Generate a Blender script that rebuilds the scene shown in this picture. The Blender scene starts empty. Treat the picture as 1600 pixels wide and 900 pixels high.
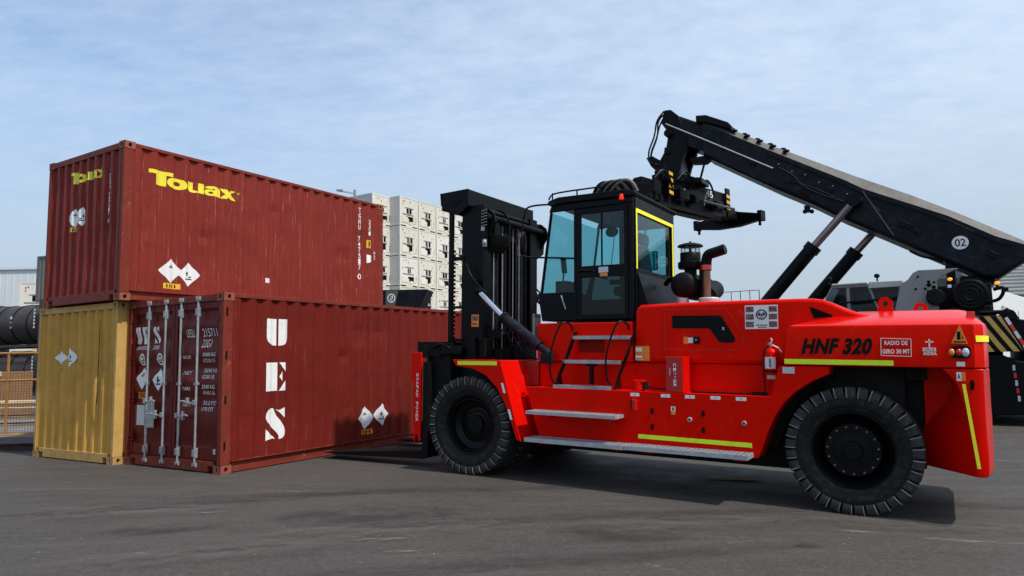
import bpy, bmesh, math, random
from mathutils import Vector, Matrix
random.seed(7)
R = math.radians
sc = bpy.context.scene
COL = sc.collection

# ------------------------------------------------------------------ camera
cam = bpy.data.cameras.new('camera')
cam.sensor_width = 36.0
cam.lens = 36.0 * 1084.9 / 1600.0
cam.clip_start = 0.05
cam.clip_end = 3000
camo = bpy.data.objects.new('camera', cam)
COL.objects.link(camo)
camo.matrix_world = Matrix.Translation((0, 0, 1.5727)) @ Matrix.Rotation(R(90) + 0.0994, 4, 'X') @ Matrix.Rotation(-0.0188, 4, 'Z')
sc.camera = camo

# ------------------------------------------------------------------ world
SUN_DIR = Vector((0.388, -0.273, 0.69)).normalized()
w = bpy.data.worlds.new('World')
sc.world = w
w.use_nodes = True
nt = w.node_tree
nt.nodes.clear()
out = nt.nodes.new('ShaderNodeOutputWorld')
bg = nt.nodes.new('ShaderNodeBackground')
sky = nt.nodes.new('ShaderNodeTexSky')
sky.sky_type = 'NISHITA'
sky.sun_disc = False
sky.sun_elevation = math.asin(SUN_DIR.z)
sky.sun_rotation = math.atan2(SUN_DIR.x, SUN_DIR.y)
sky.air_density = 1.0
sky.dust_density = 1.6
sky.ozone_density = 1.5
bg.inputs['Strength'].default_value = 0.150
tc = nt.nodes.new('ShaderNodeTexCoord')
sep = nt.nodes.new('ShaderNodeSeparateXYZ')
nt.links.new(tc.outputs['Generated'], sep.inputs[0])
# project the direction on a cloud layer: xy / (z + k)
add = nt.nodes.new('ShaderNodeMath'); add.operation = 'ADD'; add.inputs[1].default_value = 0.16
mx = nt.nodes.new('ShaderNodeMath'); mx.operation = 'MAXIMUM'; mx.inputs[1].default_value = 0.0
nt.links.new(sep.outputs['Z'], mx.inputs[0]); nt.links.new(mx.outputs[0], add.inputs[0])
dx = nt.nodes.new('ShaderNodeMath'); dx.operation = 'DIVIDE'
dy = nt.nodes.new('ShaderNodeMath'); dy.operation = 'DIVIDE'
nt.links.new(sep.outputs['X'], dx.inputs[0]); nt.links.new(add.outputs[0], dx.inputs[1])
nt.links.new(sep.outputs['Y'], dy.inputs[0]); nt.links.new(add.outputs[0], dy.inputs[1])
cmb = nt.nodes.new('ShaderNodeCombineXYZ')
nt.links.new(dx.outputs[0], cmb.inputs[0]); nt.links.new(dy.outputs[0], cmb.inputs[1])
mp = nt.nodes.new('ShaderNodeMapping')
mp.inputs['Rotation'].default_value = (0, 0, R(25))
mp.inputs['Scale'].default_value = (1.0, 1.7, 1)
nt.links.new(cmb.outputs[0], mp.inputs[0])
n1 = nt.nodes.new('ShaderNodeTexNoise'); n1.inputs['Scale'].default_value = 1.1; n1.inputs['Detail'].default_value = 9; n1.inputs['Roughness'].default_value = 0.62; n1.inputs['Distortion'].default_value = 0.5
n2 = nt.nodes.new('ShaderNodeTexNoise'); n2.inputs['Scale'].default_value = 9.0; n2.inputs['Detail'].default_value = 5; n2.inputs['Roughness'].default_value = 0.6
nt.links.new(mp.outputs[0], n1.inputs['Vector']); nt.links.new(mp.outputs[0], n2.inputs['Vector'])
mm = nt.nodes.new('ShaderNodeMix'); mm.data_type = 'FLOAT'; mm.inputs[0].default_value = 0.38
nt.links.new(n1.outputs['Fac'], mm.inputs[2]); nt.links.new(n2.outputs['Fac'], mm.inputs[3])
rmp = nt.nodes.new('ShaderNodeMapRange')
rmp.inputs['From Min'].default_value = 0.33; rmp.inputs['From Max'].default_value = 0.68
rmp.inputs['To Min'].default_value = 0.12; rmp.inputs['To Max'].default_value = 0.54
nt.links.new(mm.outputs[0], rmp.inputs['Value'])
CLOUD_COL = (5.2, 6.05, 7.0, 1)
HAZE_COL = (3.05, 3.65, 4.30, 1)
# haze veil near the horizon and towards the right
hz = nt.nodes.new('ShaderNodeMapRange')
hz.inputs['From Min'].default_value = 0.0; hz.inputs['From Max'].default_value = 0.42; hz.interpolation_type = 'SMOOTHSTEP'
hz.inputs['To Min'].default_value = 0.92; hz.inputs['To Max'].default_value = 0.0
nt.links.new(sep.outputs['Z'], hz.inputs['Value'])
hx = nt.nodes.new('ShaderNodeMapRange')
hx.inputs['From Min'].default_value = -0.55; hx.inputs['From Max'].default_value = 0.75
hx.inputs['To Min'].default_value = 0.0; hx.inputs['To Max'].default_value = 0.42
nt.links.new(sep.outputs['X'], hx.inputs['Value'])
a1 = nt.nodes.new('ShaderNodeMath'); a1.operation = 'ADD'; a1.use_clamp = True
nt.links.new(rmp.outputs[0], a1.inputs[0]); nt.links.new(hx.outputs[0], a1.inputs[1])
tint = nt.nodes.new('ShaderNodeMix'); tint.data_type = 'RGBA'; tint.blend_type = 'MULTIPLY'; tint.inputs[0].default_value = 1.0
tint.inputs[7].default_value = (1.14, 1.26, 1.34, 1)
nt.links.new(sky.outputs[0], tint.inputs[6])
mix = nt.nodes.new('ShaderNodeMix'); mix.data_type = 'RGBA'
mix.inputs[7].default_value = CLOUD_COL
nt.links.new(a1.outputs[0], mix.inputs[0]); nt.links.new(tint.outputs[2], mix.inputs[6])
mixh = nt.nodes.new('ShaderNodeMix'); mixh.data_type = 'RGBA'
mixh.inputs[7].default_value = HAZE_COL
nt.links.new(hz.outputs[0], mixh.inputs[0]); nt.links.new(mix.outputs[2], mixh.inputs[6])
nt.links.new(mixh.outputs[2], bg.inputs['Color'])
nt.links.new(bg.outputs[0], out.inputs[0])

sl = bpy.data.lights.new('sun', 'SUN')
sl.energy = 4.2
sl.angle = R(1.3)
sl.color = (1.0, 0.95, 0.87)
so = bpy.data.objects.new('sun', sl)
COL.objects.link(so)
so.rotation_euler = SUN_DIR.to_track_quat('Z', 'Y').to_euler()
so.location = (20, -12, 40)

sc.view_settings.view_transform = 'Standard'
sc.view_settings.look = 'None'
sc.view_settings.exposure = 0.0
sc.view_settings.gamma = 1.0
sc.view_settings.use_curve_mapping = False
sc.render.resolution_x = 1024
sc.render.resolution_y = 576
sc.render.engine = 'CYCLES'
sc.cycles.max_bounces = 8
sc.cycles.transparent_max_bounces = 16

# ------------------------------------------------------------------ materials
def lk(t, a, b): t.links.new(a, b)

def mat(name, col, rough=0.5, metal=0.0, var=0.12, vscale=3.0, coat=0.0, spec=0.5, bump=0.0, bscale=40.0,
        scuff=None, scuff_amt=0.0, sscale=(1, 1, 1), dirt=None, dirt_amt=0.0, rvar=0.1, stint=None):
    m = bpy.data.materials.new(name)
    m.use_nodes = True
    t = m.node_tree
    b = t.nodes['Principled BSDF']
    b.inputs['Roughness'].default_value = rough
    b.inputs['Metallic'].default_value = metal
    b.inputs['Specular IOR Level'].default_value = spec
    b.inputs['Coat Weight'].default_value = coat
    if stint: b.inputs['Specular Tint'].default_value = (*stint, 1)
    b.inputs['Coat Roughness'].default_value = 0.08
    tcn = t.nodes.new('ShaderNodeTexCoord')
    no = t.nodes.new('ShaderNodeTexNoise')
    no.inputs['Scale'].default_value = vscale
    no.inputs['Detail'].default_value = 6
    no.inputs['Roughness'].default_value = 0.6
    lk(t, tcn.outputs['Object'], no.inputs['Vector'])
    c = Vector(col[:3])
    mr = t.nodes.new('ShaderNodeMix'); mr.data_type = 'RGBA'
    mr.inputs[6].default_value = (*(c * (1 - var)), 1)
    mr.inputs[7].default_value = (*(c * (1 + var)), 1)
    st = t.nodes.new('ShaderNodeMapRange')
    st.inputs['From Min'].default_value = 0.3; st.inputs['From Max'].default_value = 0.7
    lk(t, no.outputs['Fac'], st.inputs['Value'])
    lk(t, st.outputs[0], mr.inputs[0])
    cur = mr.outputs[2]
    if dirt:
        dn = t.nodes.new('ShaderNodeTexNoise'); dn.inputs['Scale'].default_value = vscale * 2.3; dn.inputs['Detail'].default_value = 8; dn.inputs['Roughness'].default_value = 0.7
        lk(t, tcn.outputs['Object'], dn.inputs['Vector'])
        dr = t.nodes.new('ShaderNodeMapRange'); dr.inputs['From Min'].default_value = 0.5; dr.inputs['From Max'].default_value = 0.72; dr.inputs['To Max'].default_value = dirt_amt
        lk(t, dn.outputs['Fac'], dr.inputs['Value'])
        m2 = t.nodes.new('ShaderNodeMix'); m2.data_type = 'RGBA'; m2.inputs[7].default_value = (*dirt, 1)
        lk(t, dr.outputs[0], m2.inputs[0]); lk(t, cur, m2.inputs[6]); cur = m2.outputs[2]
    if scuff:
        mpn = t.nodes.new('ShaderNodeMapping'); mpn.inputs['Scale'].default_value = sscale
        lk(t, tcn.outputs['Object'], mpn.inputs[0])
        sn = t.nodes.new('ShaderNodeTexNoise'); sn.inputs['Scale'].default_value = 9; sn.inputs['Detail'].default_value = 9; sn.inputs['Roughness'].default_value = 0.75
        lk(t, mpn.outputs[0], sn.inputs['Vector'])
        sr = t.nodes.new('ShaderNodeMapRange'); sr.inputs['From Min'].default_value = 0.585; sr.inputs['From Max'].default_value = 0.70; sr.inputs['To Max'].default_value = scuff_amt
        lk(t, sn.outputs['Fac'], sr.inputs['Value'])
        m3 = t.nodes.new('ShaderNodeMix'); m3.data_type = 'RGBA'; m3.inputs[7].default_value = (*scuff, 1)
        lk(t, sr.outputs[0], m3.inputs[0]); lk(t, cur, m3.inputs[6]); cur = m3.outputs[2]
    lk(t, cur, b.inputs['Base Color'])
    rr = t.nodes.new('ShaderNodeMapRange')
    rr.inputs['To Min'].default_value = max(0.02, rough - rvar); rr.inputs['To Max'].default_value = min(1, rough + rvar)
    rn = t.nodes.new('ShaderNodeTexNoise'); rn.inputs['Scale'].default_value = vscale * 4; rn.inputs['Detail'].default_value = 5
    lk(t, tcn.outputs['Object'], rn.inputs['Vector']); lk(t, rn.outputs['Fac'], rr.inputs['Value']); lk(t, rr.outputs[0], b.inputs['Roughness'])
    if bump > 0:
        bn = t.nodes.new('ShaderNodeTexNoise'); bn.inputs['Scale'].default_value = bscale; bn.inputs['Detail'].default_value = 5
        bp = t.nodes.new('ShaderNodeBump'); bp.inputs['Strength'].default_value = bump; bp.inputs['Distance'].default_value = 0.01
        lk(t, tcn.outputs['Object'], bn.inputs['Vector']); lk(t, bn.outputs['Fac'], bp.inputs['Height']); lk(t, bp.outputs[0], b.inputs['Normal'])
    return m

def emis(name, col, strength):
    m = mat(name, col, 0.3)
    b = m.node_tree.nodes['Principled BSDF']
    b.inputs['Emission Color'].default_value = (*col, 1)
    b.inputs['Emission Strength'].default_value = strength
    return m

def glass(name, tint, refl=1.0):
    m = bpy.data.materials.new(name); m.use_nodes = True
    t = m.node_tree; t.nodes.clear()
    o = t.nodes.new('ShaderNodeOutputMaterial')
    tr = t.nodes.new('ShaderNodeBsdfTransparent')
    gl = t.nodes.new('ShaderNodeBsdfGlossy'); gl.inputs['Roughness'].default_value = 0.02
    lw = t.nodes.new('ShaderNodeLayerWeight'); lw.inputs['Blend'].default_value = .5
    pw = t.nodes.new('ShaderNodeMath'); pw.operation = 'POWER'; pw.inputs[1].default_value = 4.0; lk(t, lw.outputs['Facing'], pw.inputs[0])
    fr = t.nodes.new('ShaderNodeMapRange'); fr.inputs['To Min'].default_value = .03; fr.inputs['To Max'].default_value = .75; lk(t, pw.outputs[0], fr.inputs['Value'])
    tcn = t.nodes.new('ShaderNodeTexCoord'); no = t.nodes.new('ShaderNodeTexNoise'); no.inputs['Scale'].default_value = 5
    mr = t.nodes.new('ShaderNodeMix'); mr.data_type = 'RGBA'
    mr.inputs[6].default_value = (*[c * 0.95 for c in tint], 1); mr.inputs[7].default_value = (*tint, 1)
    lk(t, tcn.outputs['Object'], no.inputs['Vector']); lk(t, no.outputs['Fac'], mr.inputs[0]); lk(t, mr.outputs[2], tr.inputs['Color'])
    mxn = t.nodes.new('ShaderNodeMixShader')
    lk(t, fr.outputs[0], mxn.inputs[0]); lk(t, tr.outputs[0], mxn.inputs[1]); lk(t, gl.outputs[0], mxn.inputs[2])
    lk(t, mxn.outputs[0], o.inputs[0])
    return m

RUST = (0.20, 0.075, 0.035)
M = {}
M['red_lt'] = mat('maroon container paint', (0.190, 0.026, 0.019), 0.50, var=0.13, vscale=1.2, scuff=(0.46, 0.21, 0.17), scuff_amt=0.95, sscale=(3.6, 3.6, 0.14), dirt=(0.11, 0.018, 0.014), dirt_amt=0.45, bump=0.08, bscale=14, stint=(1, .28, .22), spec=.35)
M['red_u'] = mat('deep maroon container paint', (0.142, 0.0150, 0.0108), 0.48, var=0.12, vscale=1.4, scuff=(0.34, 0.12, 0.09), scuff_amt=0.45, sscale=(2.6, 2.6, 0.14), dirt=(0.085, 0.012, 0.009), dirt_amt=0.5, bump=0.08, bscale=14, stint=(1, .28, .22), spec=.3)
M['red_post'] = mat('worn maroon frame paint', (0.165, 0.028, 0.019), 0.55, var=0.15, vscale=2.5, scuff=(0.40, 0.16, 0.09), scuff_amt=0.7, sscale=(1.5, 1.5, 0.9), dirt=RUST, dirt_amt=0.5, bump=0.1, stint=(1, .28, .22), spec=.35)
M['red_cast'] = mat('rusty maroon casting', (0.22, 0.055, 0.03), 0.7, var=0.25, vscale=12, dirt=(0.30, 0.13, 0.06), dirt_amt=0.7, bump=0.3)
M['red_door'] = mat('maroon door paint with painted shade', (0.105, 0.0095, 0.009), 0.42, var=0.12, vscale=2, scuff=(0.3, 0.12, 0.1), scuff_amt=0.35, sscale=(1, 1, 0.6), dirt=(0.09, 0.02, 0.015), dirt_amt=0.4, stint=(1, .28, .22), spec=.35)  # maroon darkened to put the shade of the door end into the colour
M['yel'] = mat('mustard container paint', (0.52, 0.285, 0.062), 0.5, spec=.18, stint=(1,.65,.3), var=0.14, vscale=1.5, scuff=(0.55, 0.42, 0.2), scuff_amt=0.4, sscale=(2, 2, 0.3), dirt=(0.24, 0.14, 0.045), dirt_amt=0.35)
M['yel_post'] = mat('paler mustard post', (0.52, 0.32, 0.10), 0.5, spec=.22, stint=(1,.65,.3), var=0.14, vscale=3, dirt=RUST, dirt_amt=0.35)
M['yel_cast'] = mat('worn mustard casting', (0.42, 0.25, 0.08), 0.65, var=0.2, vscale=10, dirt=RUST, dirt_amt=0.7, bump=0.3)
M['dark'] = mat('black void paint', (0.006, 0.006, 0.006), 0.9, spec=.05)
M['galv'] = mat('galvanised steel', (0.36, 0.37, 0.38), 0.45, 0.45, var=0.22, vscale=9, bump=0.05)
M['grate'] = mat('steel grating', (0.40, 0.41, 0.42), 0.5, 0.4, var=0.2, vscale=14)
M['white'] = mat('white lettering paint', (0.78, 0.78, 0.76), 0.5, var=0.05, vscale=8, dirt=(0.5, 0.45, 0.42), dirt_amt=0.3)
M['wht_sticker'] = mat('white placard vinyl', (0.74, 0.74, 0.74), 0.35, var=0.04)
M['lem'] = mat('lemon yellow lettering', (0.80, 0.68, 0.03), 0.45, var=0.06, vscale=6)
M['blackink'] = mat('black print', (0.006, 0.006, 0.006), 0.5, spec=.1)
M['orange'] = mat('orange label vinyl', (0.75, 0.22, 0.02), 0.4, var=0.08, vscale=9)
M['amber_lbl'] = mat('amber label vinyl', (0.72, 0.42, 0.02), 0.4, var=0.08, vscale=9)
M['red'] = mat('glossy red machine paint', (0.66, 0.0040, 0.0012), 0.25, var=0.05, vscale=0.8, spec=0.7, rvar=0.06, stint=(1, .10, .045), bump=0.035, bscale=5, dirt=(.30, .012, .008), dirt_amt=.22, scuff=(.55, .10, .07), scuff_amt=.18, sscale=(.7, .7, .5))
M['red_panel'] = mat('dull dark red paint', (0.36, 0.006, 0.006), 0.45, var=0.08, vscale=2)
M['blk'] = mat('satin black machine paint', (0.0030, 0.0034, 0.0045), 0.38, var=0.2, vscale=3, rvar=0.12, spec=.13, dirt=(.012,.012,.013), dirt_amt=.3)
M['blk_dull'] = mat('dusty black steel', (0.0045, 0.0045, 0.005), 0.55, var=0.3, vscale=5, dirt=(0.028, 0.025, 0.022), dirt_amt=0.35, spec=.14)
M['navy'] = mat('blue black boom paint', (0.0055, 0.007, 0.011), 0.40, spec=.14, var=0.25, vscale=1.5, scuff=(0.10, 0.10, 0.10), scuff_amt=0.5, sscale=(0.6, 1, 1.4), dirt=(0.045, 0.045, 0.05), dirt_amt=0.4)
M['boomtop'] = mat('grey boom top with painted light', (0.085, 0.080, 0.072), 0.65, var=0.2, vscale=3, dirt=(0.2, 0.18, 0.15), dirt_amt=0.5)  # lighter grey paints the light on the boom's upward faces
M['tyre'] = mat('dusty black rubber', (0.009, 0.009, 0.0095), 0.62, spec=.2, var=0.25, vscale=6, dirt=(0.06, 0.055, 0.05), dirt_amt=0.6, bump=0.15, bscale=30)
M['tread'] = mat('dusty tread rubber', (0.030, 0.0295, 0.0285), 0.75, spec=.25, var=0.3, vscale=7, dirt=(0.105, 0.096, 0.085), dirt_amt=0.55, bump=0.2, bscale=30)
M['lug_edge'] = mat('pale lug edge with painted highlight', (0.24, 0.23, 0.215), 0.8, spec=.2, var=0.4, vscale=9)  # pale colour paints the light, with dust, that lug edges catch
M['rim'] = mat('black wheel paint', (0.0035, 0.0035, 0.004), 0.35, var=0.15, spec=.16)
M['bolt'] = mat('bare bolt steel', (0.22, 0.22, 0.22), 0.4, 0.7)
M['chrome'] = mat('chromed rod', (0.62, 0.63, 0.65), 0.12, 1.0, var=0.03, rvar=0.05)
M['chrome_red'] = mat('oiled chromed rod', (0.25, 0.19, 0.19), 0.2, 0.9, var=0.15)
M['hiviz'] = mat('lime reflective tape', (0.60, 0.86, 0.02), 0.4, var=0.05, vscale=20)
M['hiyel'] = mat('yellow reflective tape', (0.95, 0.90, 0.02), 0.4, var=0.05, vscale=20)
M['hazy'] = mat('hazard yellow paint', (0.52, 0.34, 0.07), 0.5, var=0.15, vscale=6)
M['hazo'] = mat('hazard orange yellow paint', (0.75, 0.40, 0.03), 0.5, var=0.12, vscale=10)
M['glass'] = glass('teal cab glass', (0.64, 0.86, 0.88))
M['glass_dk'] = glass('dark tinted glass', (0.24, 0.29, 0.31))
M['glass_clr'] = glass('clear bowl glass', (0.85, 0.86, 0.88))
M['mirror'] = mat('mirror glass', (0.8, 0.85, 0.86), 0.04, 1.0, var=0.01, rvar=0.01)
M['grey'] = mat('light grey machine paint', (0.22, 0.22, 0.22), 0.45, var=0.08, vscale=3, dirt=(0.15, 0.14, 0.13), dirt_amt=0.4)
M['grey_dk'] = mat('grimy grey casting', (0.075, 0.073, 0.07), 0.55, var=0.2, vscale=5, dirt=(0.02, 0.02, 0.02), dirt_amt=0.6)
M['cabroof'] = mat('silver grey cab paint', (0.42, 0.43, 0.42), 0.4, var=0.06)
M['reefer'] = mat('white reefer paint', (0.70, 0.665, 0.60), 0.5, var=0.06, vscale=2, scuff=(0.45, 0.40, 0.33), scuff_amt=0.4, sscale=(1, 1, 0.4), dirt=(0.58, 0.54, 0.47), dirt_amt=0.4)
def obj_random(m, lo=.84):
    t = m.node_tree; b = t.nodes['Principled BSDF']; src = b.inputs['Base Color'].links[0].from_socket
    oi = t.nodes.new('ShaderNodeObjectInfo'); mr = t.nodes.new('ShaderNodeMapRange'); mr.inputs['To Min'].default_value = lo; mr.inputs['To Max'].default_value = 1.0
    lk(t, oi.outputs['Random'], mr.inputs['Value']); cb2 = t.nodes.new('ShaderNodeCombineColor')
    pw = t.nodes.new('ShaderNodeMath'); pw.operation = 'POWER'; pw.inputs[1].default_value = 1.5; lk(t, mr.outputs[0], pw.inputs[0])
    lk(t, mr.outputs[0], cb2.inputs[0]); lk(t, mr.outputs[0], cb2.inputs[1]); lk(t, pw.outputs[0], cb2.inputs[2])
    mx_ = t.nodes.new('ShaderNodeMix'); mx_.data_type = 'RGBA'; mx_.blend_type = 'MULTIPLY'; mx_.inputs[0].default_value = 1
    lk(t, src, mx_.inputs[6]); lk(t, cb2.outputs[0], mx_.inputs[7]); lk(t, mx_.outputs[2], b.inputs['Base Color'])
obj_random(M['reefer'])
M['reefer_side'] = mat('white reefer side with painted shade', (0.56, 0.555, 0.52), 0.5, var=0.05, vscale=1.5, dirt=(0.35, 0.35, 0.33), dirt_amt=0.3)  # greyer copy of the reefer white, shade of the long sides painted in
M['copper'] = mat('heat stained exhaust', (0.24, 0.12, 0.07), 0.35, 0.7, var=0.25, vscale=7)
M['seat'] = mat('black seat fabric', (0.02, 0.02, 0.022), 0.8, bump=0.1)
M['rail_y'] = mat('amber yellow fence paint', (0.30, 0.15, 0.035), 0.5, var=0.2, dirt=RUST, dirt_amt=0.5)
M['wood'] = mat('weathered timber', (0.22, 0.15, 0.09), 0.8, var=0.3, vscale=6, bump=0.2)
M['wood_l'] = mat('fresh pale timber', (0.62, 0.50, 0.34), 0.7, var=0.15, vscale=6)
M['wood_o'] = mat('brown plywood', (0.26, 0.13, 0.05), 0.7, var=0.2, vscale=3)
M['tank'] = mat('sooty black tank shell', (0.034, 0.028, 0.026), 0.6, var=0.4, vscale=2, dirt=(0.09, 0.05, 0.035), dirt_amt=0.5)
M['rustbeam'] = mat('rusty dark beam', (0.045, 0.028, 0.024), 0.75, var=0.3, vscale=5, dirt=RUST, dirt_amt=0.4)
M['grey_ct'] = mat('grey green container paint', (0.13, 0.135, 0.12), 0.55, var=0.12, dirt=RUST, dirt_amt=0.35)
M['far_wht'] = mat('far white cladding', (0.62, 0.65, 0.66), 0.6, var=0.05, vscale=0.3)
M['roofsheet'] = mat('grey roof sheeting', (0.16, 0.17, 0.17), 0.6, var=0.15, vscale=0.5)
M['lamp_amber'] = emis('lit amber lamp', (1.0, 0.30, 0.02), 1.1)
M['lens_amber'] = mat('amber lens', (0.85, 0.25, 0.01), 0.15, coat=0.5)
M['lens_red'] = mat('red lens', (0.60, 0.006, 0.005), 0.15, coat=0.7)
M['lens_clear'] = mat('clear lamp lens', (0.62, 0.68, 0.72), 0.12, 0.3, coat=0.6)
M['beacon'] = emis('lit red beacon', (0.9, 0.01, 0.005), 0.5)
M['sticker_grey'] = mat('grey printed label', (0.50, 0.52, 0.55), 0.4, var=0.12, vscale=40)
M['pic'] = mat('dark printed photo', (0.13, 0.035, 0.03), 0.4, var=0.9, vscale=26, dirt=(0.45, 0.45, 0.5), dirt_amt=0.9)
M['rubber'] = mat('black rubber hose', (0.008, 0.008, 0.008), 0.5, spec=.25)
M['tan_hose'] = mat('sleeved hose bundle', (0.16, 0.145, 0.12), 0.7, var=0.3, vscale=14)
M['whitecap'] = mat('light grey casting', (0.55, 0.52, 0.52), 0.4, 0.3, var=0.1)

# ground
def ground_mat():
    m = bpy.data.materials.new('worn asphalt'); m.use_nodes = True
    t = m.node_tree; b = t.nodes['Principled BSDF']
    b.inputs['Specular IOR Level'].default_value = 0.35
    tcn = t.nodes.new('ShaderNodeTexCoord')
    def noise(sc_, det=6, ro=0.6, scale=(1, 1, 1), rot=0, dist=0):
        mp_ = t.nodes.new('ShaderNodeMapping'); mp_.inputs['Scale'].default_value = scale; mp_.inputs['Rotation'].default_value = (0, 0, rot)
        lk(t, tcn.outputs['Object'], mp_.inputs[0])
        n = t.nodes.new('ShaderNodeTexNoise'); n.inputs['Scale'].default_value = sc_; n.inputs['Detail'].default_value = det; n.inputs['Roughness'].default_value = ro; n.inputs['Distortion'].default_value = dist
        lk(t, mp_.outputs[0], n.inputs['Vector']); return n.outputs['Fac']
    def rng(s, a, b_, c=0, d=1):
        r = t.nodes.new('ShaderNodeMapRange'); r.inputs['From Min'].default_value = a; r.inputs['From Max'].default_value = b_; r.inputs['To Min'].default_value = c; r.inputs['To Max'].default_value = d
        lk(t, s, r.inputs['Value']); return r.outputs[0]
    def mixc(f, a, bcol):
        x = t.nodes.new('ShaderNodeMix'); x.data_type = 'RGBA'
        lk(t, f, x.inputs[0])
        if isinstance(a, tuple): x.inputs[6].default_value = (*a, 1)
        else: lk(t, a, x.inputs[6])
        if isinstance(bcol, tuple): x.inputs[7].default_value = (*bcol, 1)
        else: lk(t, bcol, x.inputs[7])
        return x.outputs[2]
    c = mixc(rng(noise(0.35, 5), 0.3, 0.7), (0.0385, 0.0325, 0.0280), (0.059, 0.0500, 0.0430))
    c = mixc(rng(noise(1.2, 7, 0.65, (0.35, 1.6, 1), R(-24), 0.6), 0.48, 0.62, 0, 0.75), c, (0.031, 0.027, 0.0245))       # tyre-dark swaths
    c = mixc(rng(noise(1.6, 9, 0.7, (0.3, 2.2, 1), R(-18), 0.8), 0.53, 0.68, 0, 0.55), c, (0.105, 0.093, 0.082))         # pale dusty streaks
    c = mixc(rng(noise(3.6, 9, 0.75, (0.8, 1.3, 1), 0.4), 0.62, 0.68, 0, 0.7), c, (0.20, 0.18, 0.155))                 # chips
    c = mixc(rng(noise(2.9, 8, 0.7, (1, 1, 1), 1.4), 0.64, 0.69, 0, 0.75), c, (0.022, 0.02, 0.02))                      # oil spots
    c = mixc(rng(noise(14, 7, 0.75, (0.7, 1.2, 1), 0.9), 0.38, 0.62, 0, 0.5), c, (0.034, 0.029, 0.026))
    c = mixc(rng(noise(26, 6, 0.8, (1, 1, 1), 0.2), 0.53, 0.66, 0, 0.7), c, (0.105, 0.093, 0.082))
    v = t.nodes.new('ShaderNodeTexVoronoi'); v.inputs['Scale'].default_value = 60
    lk(t, tcn.outputs['Object'], v.inputs['Vector'])
    sepc = t.nodes.new('ShaderNodeSeparateColor'); lk(t, v.outputs['Color'], sepc.inputs[0])
    c = mixc(rng(sepc.outputs[0], 0.0, 1.0, 0.0, 0.34), c, (0.105, 0.096, 0.087))
    # scattered bright grit
    v2 = t.nodes.new('ShaderNodeTexVoronoi'); v2.inputs['Scale'].default_value = 5.5
    lk(t, tcn.outputs['Object'], v2.inputs['Vector'])
    s2 = t.nodes.new('ShaderNodeSeparateColor'); lk(t, v2.outputs['Color'], s2.inputs[0])
    near = rng(v2.outputs['Distance'], 0.03, 0.055, 1, 0)
    pick = rng(s2.outputs[1], 0.70, 0.72, 0, 0.9)
    mu = t.nodes.new('ShaderNodeMath'); mu.operation = 'MULTIPLY'; lk(t, near, mu.inputs[0]); lk(t, pick, mu.inputs[1])
    c = mixc(mu.outputs[0], c, (0.34, 0.32, 0.28))
    # fine wandering cracks
    v3 = t.nodes.new('ShaderNodeTexVoronoi'); v3.feature = 'DISTANCE_TO_EDGE'; v3.inputs['Scale'].default_value = 0.33
    nw = t.nodes.new('ShaderNodeTexNoise'); nw.inputs['Scale'].default_value = 1.6; nw.inputs['Detail'].default_value = 6
    lk(t, tcn.outputs['Object'], nw.inputs['Vector'])
    va = t.nodes.new('ShaderNodeVectorMath'); va.operation = 'MULTIPLY_ADD'; va.inputs[1].default_value = (1.1, 1.1, 0)
    lk(t, nw.outputs['Color'], va.inputs[0]); lk(t, tcn.outputs['Object'], va.inputs[2]); lk(t, va.outputs[0], v3.inputs['Vector'])
    ck = rng(v3.outputs['Distance'], 0.0015, 0.004, 1, 0)
    cm = rng(noise(0.5, 3, 0.5, (1, 1, 1), 2.2), 0.54, 0.60, 0, 0.55)
    mu2 = t.nodes.new('ShaderNodeMath'); mu2.operation = 'MULTIPLY'; lk(t, ck, mu2.inputs[0]); lk(t, cm, mu2.inputs[1])
    c = mixc(mu2.outputs[0], c, (0.020, 0.018, 0.017))
    lk(t, c, b.inputs['Base Color'])
    lk(t, rng(noise(2, 5), 0.3, 0.7, 0.62, 0.86), b.inputs['Roughness'])
    bp = t.nodes.new('ShaderNodeBump'); bp.inputs['Strength'].default_value = 0.45; bp.inputs['Distance'].default_value = 0.006
    bp2 = t.nodes.new('ShaderNodeBump'); bp2.inputs['Strength'].default_value = 0.35; bp2.inputs['Distance'].default_value = 0.03
    lk(t, noise(90, 4, 0.7), bp.inputs['Height']); lk(t, noise(3.5, 6), bp2.inputs['Height']); lk(t, bp2.outputs[0], bp.inputs['Normal']); lk(t, bp.outputs[0], b.inputs['Normal'])
    return m
M['asphalt'] = ground_mat()

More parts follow.
